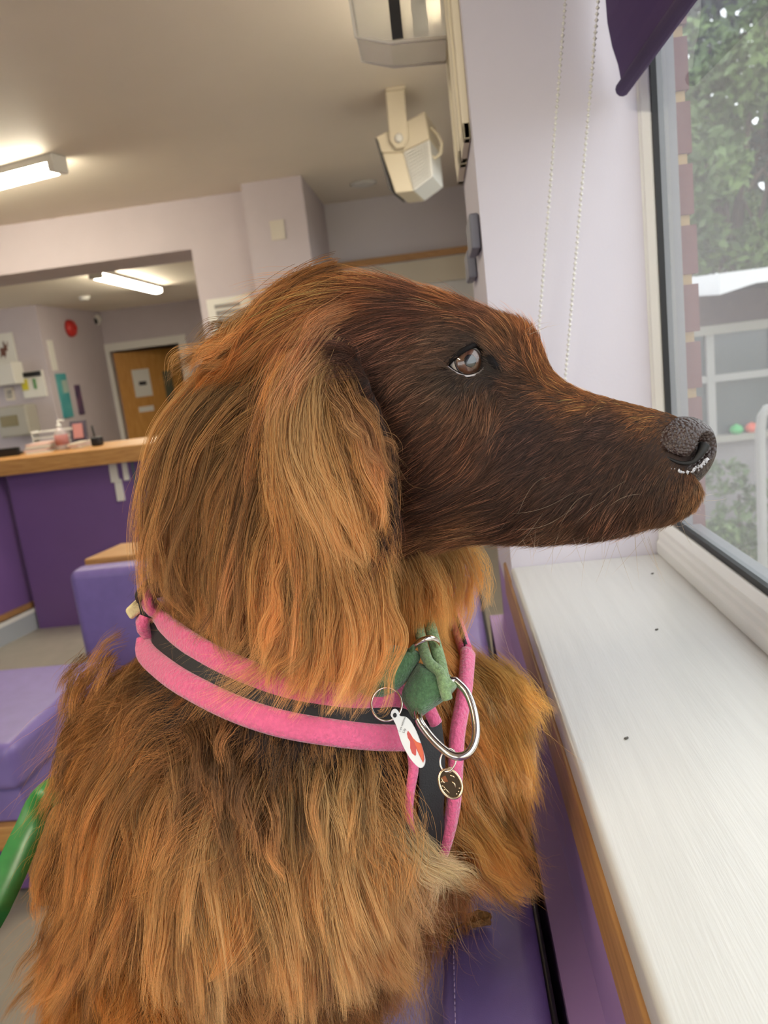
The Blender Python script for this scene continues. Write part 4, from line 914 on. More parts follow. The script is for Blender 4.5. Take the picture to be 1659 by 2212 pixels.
# ---- face: short coat
face_f = polymask(FXY, FACE_POLY) & (FCN[:, 2] > CH-.20)
nd = np.linalg.norm((FCN-NC)/np.array([1, 1, 1]), axis=1)
ed, _, _, _ = eye_zone(FCN); ed2, _, _, _ = eye_zone(mirror(FCN))
bare = (nd < .0185) | (ed < .0006) | (ed2 < .0006)
FLOW_FACE = [(1480, 905, 195), (1400, 875, 188), (1300, 855, 190), (1230, 830, 205), (1180, 790, 235), (1150, 725, 262), (1165, 745, 285), (1110, 690, 215), (1040, 660, 196), (960, 630, 188), (850, 605, 178), (740, 600, 168), (660, 640, 145),
    (1090, 740, 245), (1060, 715, 215), (1000, 725, 172), (950, 735, 160), (900, 760, 158), (1080, 800, 215), (1110, 830, 190), (1060, 850, 110), (1020, 850, 112), (970, 840, 138), (920, 830, 152), (1150, 870, 160), (1220, 900, 160), (1300, 920, 158), (1380, 930, 150), (1430, 980, 130), (1470, 1060, 105),
    (1420, 1090, 112), (1330, 1060, 128), (1330, 1130, 118), (1240, 1020, 142), (1240, 1130, 128), (1150, 970, 146), (1150, 1080, 142), (1150, 1150, 135), (1050, 950, 135), (1050, 1060, 148), (1050, 1150, 150), (950, 930, 145), (950, 1050, 152), (950, 1150, 150), (870, 1180, 125), (860, 900, 150), (860, 1030, 150), (800, 800, 155), (800, 700, 160), (740, 720, 150), (780, 900, 135), (820, 1080, 120)]
LEN_FACE = [(1490, 900, 3), (1440, 960, 3.5), (1470, 1060, 6), (1400, 1000, 6), (1420, 1100, 10), (1300, 860, 6), (1250, 950, 8), (1250, 1130, 10), (1150, 730, 15), (1180, 780, 10), (1100, 850, 8), (1090, 780, 6), (1010, 740, 6), (1010, 830, 6), (1060, 700, 13), (950, 780, 10), (1000, 900, 11), (900, 800, 14), (900, 1000, 16), (850, 1130, 26), (800, 700, 20), (1000, 640, 18), (850, 600, 30), (700, 620, 45), (750, 800, 20), (1000, 1170, 18), (1200, 1170, 12), (900, 1200, 30)]
COL_FACE = [(1490, 900, 120, 70, 38), (1400, 880, 150, 88, 46), (1280, 850, 150, 86, 44), (1200, 800, 150, 84, 42), (1150, 730, 150, 82, 42), (1450, 1020, 110, 68, 44), (1490, 1085, 160, 104, 64), (1440, 1135, 128, 82, 54), (1440, 1080, 96, 58, 40), (1380, 1000, 84, 50, 36), (1300, 930, 84, 50, 38), (1250, 1050, 78, 46, 34), (1330, 1130, 100, 62, 44), (1150, 950, 80, 46, 34), (1150, 1100, 84, 48, 32), (1040, 870, 120, 74, 48), (1000, 950, 104, 58, 36), (950, 1080, 84, 46, 28), (1000, 1165, 120, 72, 42), (1200, 1165, 110, 70, 48), (860, 1100, 78, 42, 26), (870, 900, 96, 54, 34), (800, 750, 92, 50, 34), (900, 680, 100, 54, 36), (950, 740, 116, 74, 52), (1050, 690, 110, 62, 40), (1090, 740, 130, 78, 46), (1010, 750, 90, 62, 48), (1010, 822, 92, 66, 50), (1020, 870, 126, 80, 54), (1072, 803, 44, 32, 28), (1090, 830, 96, 56, 36), (1100, 780, 120, 70, 42), (850, 600, 140, 78, 40), (700, 620, 160, 94, 48), (1000, 635, 140, 78, 42), (900, 1200, 120, 70, 38)]  # coat tones with the lit muzzle rim, lit chin and cheek shade painted in
def lin(c): c = np.asarray(c, float)/255; return np.where(c <= .04045, c/12.92, ((c+.055)/1.055)**2.4)
def face_coat(n, wt, lenk, K, seed, rad, lift):
    r = np.random.default_rng(seed)
    P, N_ = sample(n, wt, r); xy, _ = project(P)
    D = flow_dirs(xy, N_, FLOW_FACE); L = idw(xy, [h[:2] for h in LEN_FACE], [h[2] for h in LEN_FACE])[:, 0]*.001*lenk*r.uniform(.65, 1.25, n)
    # swirl noise so that the lie of the coat is not ruled
    nz1 = vnoise(P, 60, seed+1, 1)[:, 0]; sd = np.cross(N_, D); D = D+sd*(nz1*.28)[:, None]; D /= np.linalg.norm(D, axis=1)[:, None]
    lf_ = np.full(n, lift); brow = np.exp(-(((xy-np.array([1160, 730]))/np.array([45, 45]))**2).sum(1)); lf_ = lf_+brow*1.1
    pts, idx, m = grow(P, N_, D, L, K, lf_, .1, .10, r, cl=12, clump=.35, seed=seed, jitter=.09)
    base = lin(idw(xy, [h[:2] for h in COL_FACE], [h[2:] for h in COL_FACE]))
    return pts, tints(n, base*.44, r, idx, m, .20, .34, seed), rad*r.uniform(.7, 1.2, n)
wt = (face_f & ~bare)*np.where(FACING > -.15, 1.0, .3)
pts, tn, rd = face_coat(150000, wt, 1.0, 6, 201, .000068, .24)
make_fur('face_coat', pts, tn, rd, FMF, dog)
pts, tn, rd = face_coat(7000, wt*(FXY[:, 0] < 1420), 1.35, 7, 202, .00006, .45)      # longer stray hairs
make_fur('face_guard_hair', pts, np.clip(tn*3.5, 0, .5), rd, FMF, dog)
# dark lashes and lid fuzz
rim_f = ((ed > -.0005) & (ed < .0045)) | ((ed2 > -.0005) & (ed2 < .0045))
# ---- neck and trunk
HARN = [(285, 1325), (310, 1385), (360, 1440), (430, 1490), (520, 1530), (620, 1560), (740, 1578), (870, 1590), (960, 1570)]
def below_harness(xy): return xy[:, 1] > np.interp(xy[:, 0], [h[0] for h in HARN], [h[1] for h in HARN], left=1310, right=1420)
FLOW_BODY = [(200, 1360, 195), (250, 1430, 170), (180, 1480, 160), (320, 1500, 150), (220, 1580, 140), (150, 1680, 140), (300, 1620, 128), (400, 1600, 140), (420, 1680, 112), (520, 1660, 115), (520, 1760, 108), (640, 1640, 95), (640, 1760, 96), (760, 1660, 85), (780, 1740, 78), (830, 1660, 80), (380, 1780, 116), (260, 1760, 122), (120, 1780, 150), (200, 1900, 112), (120, 2000, 118), (40, 2130, 128), (300, 1930, 106), (300, 2080, 104), (420, 1900, 104), (450, 2050, 92), (560, 1900, 90), (600, 2050, 82), (700, 1900, 76), (720, 2050, 70), (800, 1850, 62), (820, 1960, 66), (840, 1780, 60), (860, 2060, 75), (900, 1760, 70), (900, 1900, 38), (960, 1860, 40), (1010, 1440, 35), (1060, 1480, 48), (1000, 1560, 65), (1080, 1560, 72), (1120, 1650, 88), (1010, 1680, 62), (1060, 1760, 60), (1100, 1800, 72), (1000, 1800, 45), (980, 1920, 50), (500, 2200, 95), (800, 2200, 80)]
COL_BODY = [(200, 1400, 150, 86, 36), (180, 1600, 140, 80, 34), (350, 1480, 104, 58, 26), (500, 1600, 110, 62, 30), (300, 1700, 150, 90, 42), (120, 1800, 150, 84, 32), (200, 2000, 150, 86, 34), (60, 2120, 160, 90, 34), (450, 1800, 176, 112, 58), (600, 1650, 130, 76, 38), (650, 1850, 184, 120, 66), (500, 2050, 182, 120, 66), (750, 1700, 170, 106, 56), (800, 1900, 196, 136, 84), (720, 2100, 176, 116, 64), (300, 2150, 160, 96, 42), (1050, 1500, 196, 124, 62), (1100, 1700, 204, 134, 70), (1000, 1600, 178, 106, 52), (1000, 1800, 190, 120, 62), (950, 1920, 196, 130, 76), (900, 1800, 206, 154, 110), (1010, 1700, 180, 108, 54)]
trunk_f = (~polymask(FXY, FACE_POLY) | (FCN[:, 2] < CH-.2)) & (FCN[:, 2] > DOGZ-.1)
ear_f = np.zeros(len(Fc), bool)
bl_ = below_harness(FXY) & trunk_f
def strap_dist(xy):
    S_ = [(286, 1322), (310, 1380), (360, 1436), (430, 1486), (520, 1530), (620, 1556), (740, 1572), (870, 1580)]; T_ = [(905, 1580), (912, 1660), (912, 1740), (915, 1830)]
    d = np.full(len(xy), 1e9)
    for C_ in (S_, T_):
        for i in range(len(C_)-1):
            a, b = np.array(C_[i], float), np.array(C_[i+1], float); t = np.clip(((xy-a)@(b-a))/((b-a)@(b-a)), 0, 1); d = np.minimum(d, np.linalg.norm(xy-a-t[:, None]*(b-a), axis=1))
    return d
sdf = strap_dist(FXY)
def coat(n, wt, seed, L0, L1, K, lift, grav, curl, rad, cl, clump, wave=6, bright=1.0, frizz=.0, jit=.14):
    r = np.random.default_rng(seed); P, N_ = sample(n, wt, r); xy, _ = project(P)
    D = flow_dirs(xy, N_, FLOW_BODY); nz1 = vnoise(P, 22, seed+1, 1)[:, 0]; sd = np.cross(N_, D); D = D+sd*(nz1*.38)[:, None]; D /= np.linalg.norm(D, axis=1)[:, None]
    big = vnoise(P, 16, seed+2, 1)[:, 0]
    L = (L0+(L1-L0)*r.random(n))*(1+.25*big)
    pts, idx, m = grow(P, N_, D, L, K, lift*(1+.6*vnoise(P, 30, seed+9, 1)[:, 0]), grav, curl, r, wave, cl, clump, seed, jit, frizz)
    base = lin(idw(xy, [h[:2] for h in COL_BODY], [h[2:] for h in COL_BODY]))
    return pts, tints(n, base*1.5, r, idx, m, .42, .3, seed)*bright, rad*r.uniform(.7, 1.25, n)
vis = np.where(FACING > -.2, 1.0, .22)*np.where(FCN[:, 2] > CH-.62, 1, .25)
wt = bl_*vis*(sdf > 26)
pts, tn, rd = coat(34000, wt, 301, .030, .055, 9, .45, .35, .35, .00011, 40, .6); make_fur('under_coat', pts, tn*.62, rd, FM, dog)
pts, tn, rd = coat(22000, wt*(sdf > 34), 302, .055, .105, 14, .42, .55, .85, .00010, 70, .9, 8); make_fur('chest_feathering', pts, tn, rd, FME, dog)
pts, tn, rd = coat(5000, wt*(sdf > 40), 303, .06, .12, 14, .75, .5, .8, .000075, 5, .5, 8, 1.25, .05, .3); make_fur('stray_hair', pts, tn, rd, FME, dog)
# neck under-fur (mostly beneath the long locks)
wt = (trunk_f & ~below_harness(FXY))*vis
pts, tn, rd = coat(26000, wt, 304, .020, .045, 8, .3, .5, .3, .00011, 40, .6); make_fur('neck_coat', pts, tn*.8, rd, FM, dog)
# ---------------------------------------------------------------- long locks traced as guide lines
GX, GY = np.arange(100, 1240, 20), np.arange(520, 2240, 20)
DM = np.full((len(GY), len(GX)), np.nan)
for iy, y in enumerate(GY):
    for ix, x in enumerate(GX):
        p, _n = hit(x, y)
        if p is not None and np.linalg.norm(p-CAMP) < 1.0: DM[iy, ix] = np.linalg.norm(p-CAMP)
for _ in range(60):                            # spread depths a little past the outline
    nanm = np.isnan(DM)
    if not nanm.any(): break
    pad = np.pad(DM, 1, constant_values=np.nan); st_ = np.stack([pad[1:-1, :-2], pad[1:-1, 2:], pad[:-2, 1:-1], pad[2:, 1:-1]]); 
    with np.errstate(all='ignore'):
        import warnings; warnings.simplefilter('ignore'); av = np.nanmean(st_, 0)
    DM[nanm] = av[nanm]
for _ in range(3):
    pad = np.pad(DM, 1, mode='edge'); DM = (pad[1:-1, 1:-1]*2+pad[1:-1, :-2]+pad[1:-1, 2:]+pad[:-2, 1:-1]+pad[2:, 1:-1])/6
def depth_at(xy):
    fx = np.clip((xy[:, 0]-GX[0])/20, 0, len(GX)-1.001); fy = np.clip((xy[:, 1]-GY[0])/20, 0, len(GY)-1.001); ix, iy = fx.astype(int), fy.astype(int); a, b = fx-ix, fy-iy
    return DM[iy, ix]*(1-a)*(1-b)+DM[iy, ix+1]*a*(1-b)+DM[iy+1, ix]*(1-a)*b+DM[iy+1, ix+1]*a*b
def rays(xy):
    d = np.stack([xy[:, 0]-CXP, xy[:, 1]-CYP, np.full(len(xy), FPX_)], 1)@CM.T; return d/np.linalg.norm(d, axis=1)[:, None]
FPX_ = 1661.0
def resample(poly, K):
    p = np.array(poly, float); q = interp_rings(p, 60); s = np.r_[0, np.cumsum(np.linalg.norm(np.diff(q, axis=0), axis=1))]; u = np.linspace(0, s[-1], K); return np.stack([np.interp(u, s, q[:, 0]), np.interp(u, s, q[:, 1])], 1)
def locks(guides, nlocks, per, K, seed, off0, off1, jit, spread, tipspread, rad, cols, blend=.5, wav=4.0, short=(.7, 1.05), sub=None):
    r = np.random.default_rng(seed); G = np.array([resample(g[0], K) for g in guides]); colr = np.array([lin(g[1]) for g in guides])
    rootx = G[:, 0]; t = np.linspace(0, 1, K); ALL = []; TT_ = []
    for l in range(nlocks):
        i = r.integers(len(G)); dd_ = np.linalg.norm(G-G[i], axis=2).mean(1); o = np.argsort(dd_)[1:4]; j = r.choice(o); a = r.uniform(0, blend)
        g = G[i]*(1-a)+G[j]*a; c = colr[i]*(1-a)+colr[j]*a
        g = g+r.normal(0, jit, 2)+np.cumsum(r.normal(0, 1.0, (K, 2)), 0)*2.4*t[:, None]
        f = r.uniform(*short); s_ = t*f
        if sub: s0 = r.uniform(0, 1-sub[0]); s_ = s0+(min(1, s0+r.uniform(*sub))-s0)*t
        g = g; g = np.stack([np.interp(s_, t, g[:, 0]), np.interp(s_, t, g[:, 1])], 1)
        # waviness across the lock
        tg = np.gradient(g, axis=0); nn = np.stack([-tg[:, 1], tg[:, 0]], 1); nn /= np.linalg.norm(nn, axis=1)[:, None]+1e-9
        g = g+nn*(wav*r.uniform(.3, 1.6)*np.sin(t*(r.uniform(2.5, 7) if sub else r.uniform(6, 18))+r.uniform(0, 6.28))*t**.7)[:, None]
        off = (off0*np.clip(t/.2, 0, 1)+(off1-off0)*t**.8)*r.uniform(.1, 1.0)
        dist = depth_at(g); dist = np.minimum(dist, np.minimum.accumulate(np.r_[dist[0], dist[1:]-0*t[1:]])+.05*t)-off
        dist = np.convolve(np.pad(dist, 2, mode='edge'), np.ones(5)/5, 'valid')
        path = CAMP+rays(g)*dist[:, None]; path[0] = path[0]+(rays(g[:1])*.004)[0]
        n = int(per*r.uniform(.6, 1.4)); e1 = r.normal(0, 1, (n, 2)); w_ = (spread*(1-t)+tipspread*t*(1+.0*t))*(1-.25*np.sin(t*math.pi))
        tv = np.gradient(path, axis=0); tv /= np.linalg.norm(tv, axis=1)[:, None]; vd = rays(g); s1 = np.cross(tv, vd); s1 /= np.linalg.norm(s1, axis=1)[:, None]+1e-9; s2 = np.cross(tv, s1)
        stray = (r.random(n) < .16)[:, None]; ex_ = np.where(stray, 1+2.2*t[None, :]**1.5, 1)
        pts = path[None]+(e1[:, :1]*w_*ex_)[..., None]*s1[None]+(e1[:, 1:]*w_*.7*ex_)[..., None]*s2[None]
        # own length for every hair
        fl = np.clip(r.normal(.93, .09, n), .55, 1.0); u = fl[:, None]*t[None]; k0 = np.clip((u*(K-1)).astype(int), 0, K-2); fr = (u*(K-1)-k0)[..., None]; ii = np.arange(n)[:, None]
        pts = pts[ii, k0]*(1-fr)+pts[ii, k0+1]*fr
        hz = np.cumsum(r.normal(0, .00022, (n, K, 3)), 1); pts = pts+hz
        ALL.append(pts); TT_.append(c*1.15*np.exp(r.normal(-.05, .38))*np.exp(r.normal(0, .35, n))[:, None])
    return np.concatenate(ALL), np.concatenate(TT_)
gold, blond, pale, dark, ginger, brown = (166, 108, 60), (200, 136, 82), (238, 168, 108), (96, 54, 30), (168, 94, 42), (124, 74, 42)  # pale: own blond plus window highlight painted into the ear locks
NECK_G = [([(750, 600), (690, 612), (610, 665), (530, 750), (440, 840), (385, 930)], ginger), ([(705, 615), (630, 650), (565, 725), (485, 830), (425, 950), (385, 1080)], ginger), ([(690, 640), (605, 720), (545, 820), (475, 950), (435, 1100), (415, 1230)], gold), ([(660, 700), (595, 780), (545, 900), (505, 1040), (485, 1180), (475, 1320)], brown), ([(645, 760), (592, 860), (562, 980), (545, 1120), (530, 1260), (520, 1400)], brown),
    ([(620, 680), (510, 735), (430, 775), (385, 835)], gold), ([(570, 760), (455, 830), (375, 930), (335, 1050), (322, 1180), (335, 1290)], gold), ([(530, 820), (425, 920), (365, 1040), (335, 1160), (322, 1260)], brown), ([(510, 900), (435, 1000), (395, 1120), (375, 1250), (405, 1350)], gold), ([(545, 900), (492, 1000), (455, 1130), (432, 1260), (442, 1370), (470, 1420)], gold), ([(565, 1000), (532, 1120), (502, 1240), (482, 1340), (505, 1430)], gold), ([(440, 1150), (380, 1220), (335, 1255), (305, 1285)], dark), ([(430, 1200), (395, 1290), (352, 1335)], brown),
    ([(600, 720), (520, 830), (455, 950), (405, 1080), (375, 1200), (365, 1310)], gold), ([(480, 960), (410, 1060), (365, 1170), (330, 1250)], brown), ([(560, 1100), (515, 1220), (470, 1330), (455, 1400)], gold), ([(590, 820), (550, 930), (515, 1060), (495, 1190), (470, 1310), (430, 1390)], brown)]
p_, t_ = locks(NECK_G, 460, 42, 15, 401, .006, .026, 19, .0032, .0011, .0001, None, wav=14)
make_fur('neck_locks', p_, t_*.76, 0.00011, FME, dog)
EAR_G = [([(690, 690), (620, 760), (582, 850), (573, 950), (590, 1060), (600, 1180), (590, 1300), (600, 1400)], gold), ([(695, 700), (640, 780), (605, 860), (600, 960), (625, 1080), (645, 1200), (640, 1330), (650, 1440)], blond), ([(690, 760), (650, 840), (630, 930), (650, 1040), (700, 1150), (760, 1250), (800, 1350), (815, 1450)], pale), ([(700, 800), (680, 880), (680, 980), (720, 1090), (780, 1190), (825, 1290), (835, 1400)], pale), ([(705, 820), (720, 890), (740, 990), (780, 1100), (820, 1200), (838, 1300)], gold), ([(710, 830), (750, 890), (790, 970), (815, 1070), (830, 1170)], brown), ([(715, 830), (770, 880), (810, 940), (845, 1010)], dark),
    ([(660, 900), (640, 1010), (650, 1130), (680, 1250), (700, 1370), (690, 1490)], blond), ([(680, 950), (690, 1080), (720, 1200), (740, 1330), (740, 1450), (720, 1540)], gold), ([(700, 1000), (730, 1120), (770, 1240), (790, 1360), (780, 1470), (745, 1545)], blond), ([(600, 900), (590, 1020), (585, 1150), (570, 1280), (560, 1390), (530, 1450)], gold), ([(680, 1180), (670, 1320), (650, 1430), (610, 1500), (590, 1550)], gold), ([(760, 1150), (800, 1260), (822, 1370), (805, 1470), (760, 1530)], gold), ([(620, 1050), (600, 1180), (575, 1300), (560, 1420)], gold), ([(640, 860), (610, 980), (615, 1110), (630, 1240), (625, 1360), (600, 1460)], brown), ([(720, 1080), (750, 1210), (765, 1330), (765, 1440), (735, 1520)], gold)]
p_, t_ = locks(EAR_G, 470, 46, 16, 402, .006, .028, 16, .0030, .0011, .0001, None, wav=12)
make_fur('ear_locks', p_, t_*1.12, 0.00011, FME, dog)
TOP_G = [([(705, 690), (655, 735), (612, 800), (590, 870), (578, 940)], (176, 112, 74)), ([(712, 715), (668, 770), (632, 830), (608, 900), (600, 970)], (176, 112, 74)), ([(700, 660), (640, 705), (598, 775), (570, 860), (556, 950)], ginger), ([(690, 790), (640, 830), (610, 890), (600, 950)], (180, 118, 78)), ([(760, 680), (700, 690), (672, 740), (668, 790)], (150, 90, 56)), ([(700, 810), (672, 860), (660, 930), (668, 1000)], gold)]
p_, t_ = locks(TOP_G, 110, 50, 12, 403, .008, .012, 10, .0036, .0020, .0001, None, wav=3)
make_fur('ear_top_hair', p_, t_, 0.00011, FME, dog)
FLY_G = [([(640, 1250), (625, 1350), (600, 1420), (545, 1470), (470, 1510), (400, 1535)], blond), ([(620, 1280), (590, 1390), (530, 1450), (450, 1475), (380, 1500)], gold), ([(660, 1300), (640, 1400), (600, 1470), (560, 1530), (540, 1580)], blond), ([(800, 900), (850, 960), (890, 1010), (915, 1030)], brown), ([(600, 690), (500, 720), (440, 750), (395, 800), (380, 850)], gold), ([(480, 1250), (430, 1330), (395, 1350), (380, 1400)], pale)]
p_, t_ = locks(FLY_G, 26, 34, 13, 404, .010, .030, 10, .003, .006, .0001, None, wav=4)
make_fur('flyaway_hair', p_, t_, .00007, FME, dog)

cA, cB, cC, cD = (146, 90, 46), (168, 112, 64), (190, 134, 84), (108, 64, 34)
CHEST_G = [([(560, 1640), (530, 1720), (520, 1820), (540, 1920), (560, 2020), (570, 2130)], cB), ([(600, 1640), (610, 1740), (620, 1860), (640, 1980), (650, 2100), (640, 2230)], cB), ([(660, 1630), (680, 1740), (690, 1850), (700, 1960), (720, 2080), (740, 2200)], cC), ([(720, 1640), (750, 1740), (770, 1840), (790, 1930), (820, 2030), (860, 2110)], cC), ([(780, 1650), (800, 1720), (830, 1800), (850, 1880), (860, 1960), (850, 2050)], cC),
    ([(480, 1640), (420, 1720), (380, 1820), (360, 1930), (350, 2050), (340, 2180)], cB), ([(420, 1620), (340, 1690), (290, 1780), (260, 1880), (240, 2000), (210, 2120)], cA), ([(360, 1560), (290, 1620), (230, 1700), (190, 1800), (170, 1920), (140, 2040)], cA), ([(310, 1480), (240, 1530), (190, 1600), (145, 1690), (110, 1770)], cA), ([(285, 1390), (220, 1415), (180, 1480), (160, 1560)], cA), ([(500, 1700), (460, 1800), (440, 1900), (450, 2010), (470, 2120), (480, 2230)], cC), ([(440, 1780), (400, 1880), (390, 1990), (400, 2100), (420, 2220)], cB), ([(560, 1780), (560, 1890), (590, 2000), (620, 2110), (640, 2220)], cC),
    ([(300, 1800), (250, 1900), (220, 2000), (180, 2100), (120, 2210)], cA), ([(220, 1860), (175, 1960), (130, 2050), (75, 2130), (20, 2200)], cA), ([(640, 1750), (700, 1860), (740, 1960), (780, 2050), (830, 2130)], cC), ([(190, 1700), (145, 1780), (110, 1860), (95, 1960)], cA), ([(390, 1540), (430, 1600), (425, 1690), (395, 1790)], cD), ([(500, 1600), (470, 1660), (480, 1740), (500, 1830)], cD), ([(620, 1610), (590, 1690), (600, 1790), (620, 1880)], cD), ([(760, 1620), (770, 1690), (760, 1780), (770, 1870)], cB), ([(230, 1480), (180, 1560), (150, 1650), (150, 1750)], cD), ([(330, 1620), (300, 1720), (310, 1830), (300, 1940)], cB)]
p_, t_ = locks(CHEST_G, 560, 46, 14, 601, .012, .034, 18, .0042, .0013, .0001, None, wav=9, sub=(.40, .72))
make_fur('chest_locks', p_, t_, .00010, FME, dog)
SIDE_G = [([(1000, 1440), (1050, 1480), (1090, 1550), (1112, 1640)], cC), ([(990, 1520), (1040, 1590), (1075, 1680), (1095, 1770)], cB), ([(980, 1600), (1030, 1680), (1075, 1770), (1115, 1850)], cC), ([(975, 1700), (1020, 1770), (1070, 1830), (1120, 1890), (1150, 1945)], cC), ([(965, 1780), (1005, 1830), (1050, 1880), (1100, 1930), (1140, 1950)], cB), ([(1040, 1450), (1095, 1520), (1125, 1610), (1138, 1700)], cC), ([(1060, 1600), (1100, 1690), (1125, 1780), (1150, 1850)], cC)]
p_, t_ = locks(SIDE_G, 150, 46, 13, 602, .008, .026, 14, .0040, .0014, .0001, None, wav=9, sub=(.45, .8))
make_fur('far_chest_locks', p_, t_, .00010, FME, dog)
# chest wisps over the bench back, pale tuft, far ear, whiskers
WISP_G = [([(855, 1735), (885, 1795), (925, 1848), (975, 1868), (1035, 1885)], (196, 148, 108)), ([(850, 1750), (880, 1820), (915, 1880), (925, 1940), (905, 2000)], (196, 148, 108)), ([(860, 1760), (900, 1830), (950, 1880), (1000, 1900), (1030, 1950)], (204, 160, 112)), ([(990, 1720), (1050, 1790), (1095, 1860), (1130, 1905), (1175, 1935)], (200, 132, 66)), ([(960, 1800), (1020, 1850), (1075, 1900), (1120, 1950), (1165, 1955)], (196, 126, 62)), ([(930, 1850), (980, 1890), (1040, 1930), (1100, 1965)], (190, 122, 64)), ([(1040, 1700), (1090, 1770), (1125, 1830), (1160, 1880)], (204, 138, 72)), ([(840, 1850), (870, 1930), (890, 2000), (880, 2080)], (196, 140, 92)), ([(780, 1900), (820, 2000), (870, 2070), (910, 2110)], (190, 130, 76)), ([(800, 1950), (820, 2050), (840, 2130), (880, 2190)], (180, 118, 64))]
p_, t_ = locks(WISP_G, 70, 55, 13, 501, .010, .030, 12, .0042, .0035, .0001, None, wav=8)
make_fur('chest_wisps', p_, t_, .000085, FME, dog)
EDGE_G = [([(1010, 1420), (1070, 1470), (1110, 1540), (1130, 1620)], (204, 138, 70)), ([(1040, 1480), (1090, 1560), (1120, 1650), (1135, 1740)], (204, 138, 70)), ([(1060, 1560), (1100, 1640), (1130, 1730), (1150, 1800)], (200, 132, 66)), ([(990, 1480), (1040, 1560), (1070, 1660), (1080, 1760)], (190, 120, 58)), ([(1080, 1450), (1130, 1490), (1170, 1530), (1195, 1540)], (200, 136, 70))]
p_, t_ = locks(EDGE_G, 60, 70, 12, 502, .008, .022, 12, .005, .0035, .0001, None, wav=6)
make_fur('shoulder_feathering', p_, t_, .000085, FME, dog)
r = np.random.default_rng(77)
def far_locks(G, n, per, K, w0, seed, col, rad=.00009):
    r = np.random.default_rng(seed); A_ = []; T_ = []
    for l in range(n):
        g = resample(G[r.integers(len(G))], K)+r.normal(0, 13, 2)+np.cumsum(r.normal(0, 3.2, (K, 2)), 0); w_ = w0+r.normal(0, .006); path = np.array([pl_(x, y, w_) for x, y in g]); m = int(per*r.uniform(.6, 1.4)); t = np.linspace(0, 1, K)
        e_ = r.normal(0, 1, (m, 1, 3))*(.0028*(1-t)+.0014*t)[None, :, None]; A_.append(path[None]+e_+np.cumsum(r.normal(0, .0003, (m, K, 3)), 1)); T_.append(lin(col)*np.exp(r.normal(0, .2))*np.exp(r.normal(0, .2, m))[:, None])
    return np.concatenate(A_), np.concatenate(T_)
p_, t_ = far_locks([[(930, 1130), (985, 1185), (1012, 1250), (1000, 1330)], [(920, 1140), (965, 1200), (985, 1270), (975, 1345)], [(940, 1130), (1000, 1180), (1026, 1235), (1022, 1300)], [(900, 1150), (940, 1220), (950, 1300), (945, 1370)], [(880, 1180), (915, 1250), (925, 1330), (915, 1390)]], 70, 26, 11, -.055, 505, (206, 140, 78))
make_fur('far_ear_locks', p_, t_, .000085, FME, dog)
p_, t_ = far_locks([[(870, 1190), (900, 1260), (905, 1340), (890, 1400)], [(840, 1200), (870, 1290), (870, 1380), (850, 1430)], [(900, 1200), (930, 1270), (935, 1350)]], 80, 26, 11, .012, 506, (184, 118, 62))
make_fur('throat_hair', p_, t_, .000085, FME, dog)
W = []
def whisk(x0, y0, x1, y1, w_, sag_=.006, k=8):
    a, b = pl_(x0, y0, w_), pl_(x1, y1, w_+r.normal(0, .006)); t = np.linspace(0, 1, k)[:, None]; W.append(a*(1-t)+b*t+np.array([0, 0, -1])*sag_*np.sin(t*math.pi)*r.uniform(-1, 1))
for _ in range(34):
    x = r.uniform(1120, 1440); y = r.uniform(1120, 1165); L_ = r.uniform(40, 130); a = math.radians(r.uniform(60, 140)); whisk(x, y, x+L_*math.cos(a), y+L_*math.sin(a), r.uniform(-.02, .028))
for _ in range(16):
    x = r.uniform(1430, 1490); y = r.uniform(1060, 1120); L_ = r.uniform(30, 90); a = math.radians(r.uniform(0, 70)); whisk(x, y, x+L_*math.cos(a), y+L_*math.sin(a), r.uniform(-.015, .02))
for _ in range(9):
    x = r.uniform(1150, 1400); y = r.uniform(1020, 1110); L_ = r.uniform(70, 150); a = math.radians(r.uniform(125, 165)); whisk(x, y, x+L_*math.cos(a), y+L_*math.sin(a), .034)
for _ in range(5): whisk(1140+r.uniform(-10, 10), 720+r.uniform(-10, 10), 1205+r.uniform(-30, 10), 690+r.uniform(-12, 12), r.uniform(.0, .03), .002)
for a_ in (((1045, 1210), (1110, 1440)), ((1040, 1230), (1085, 1380)), ((1050, 1200), (1030, 1330)), ((1000, 1200), (1060, 1330)), ((970, 1230), (940, 1330)), ((1010, 1180), (1090, 1390))): whisk(*a_[0], *a_[1], -.03, .01)
make_fur('whiskers', np.array(W), np.ones((len(W), 3))*lin((150, 120, 96)), .00007, FMF, dog)
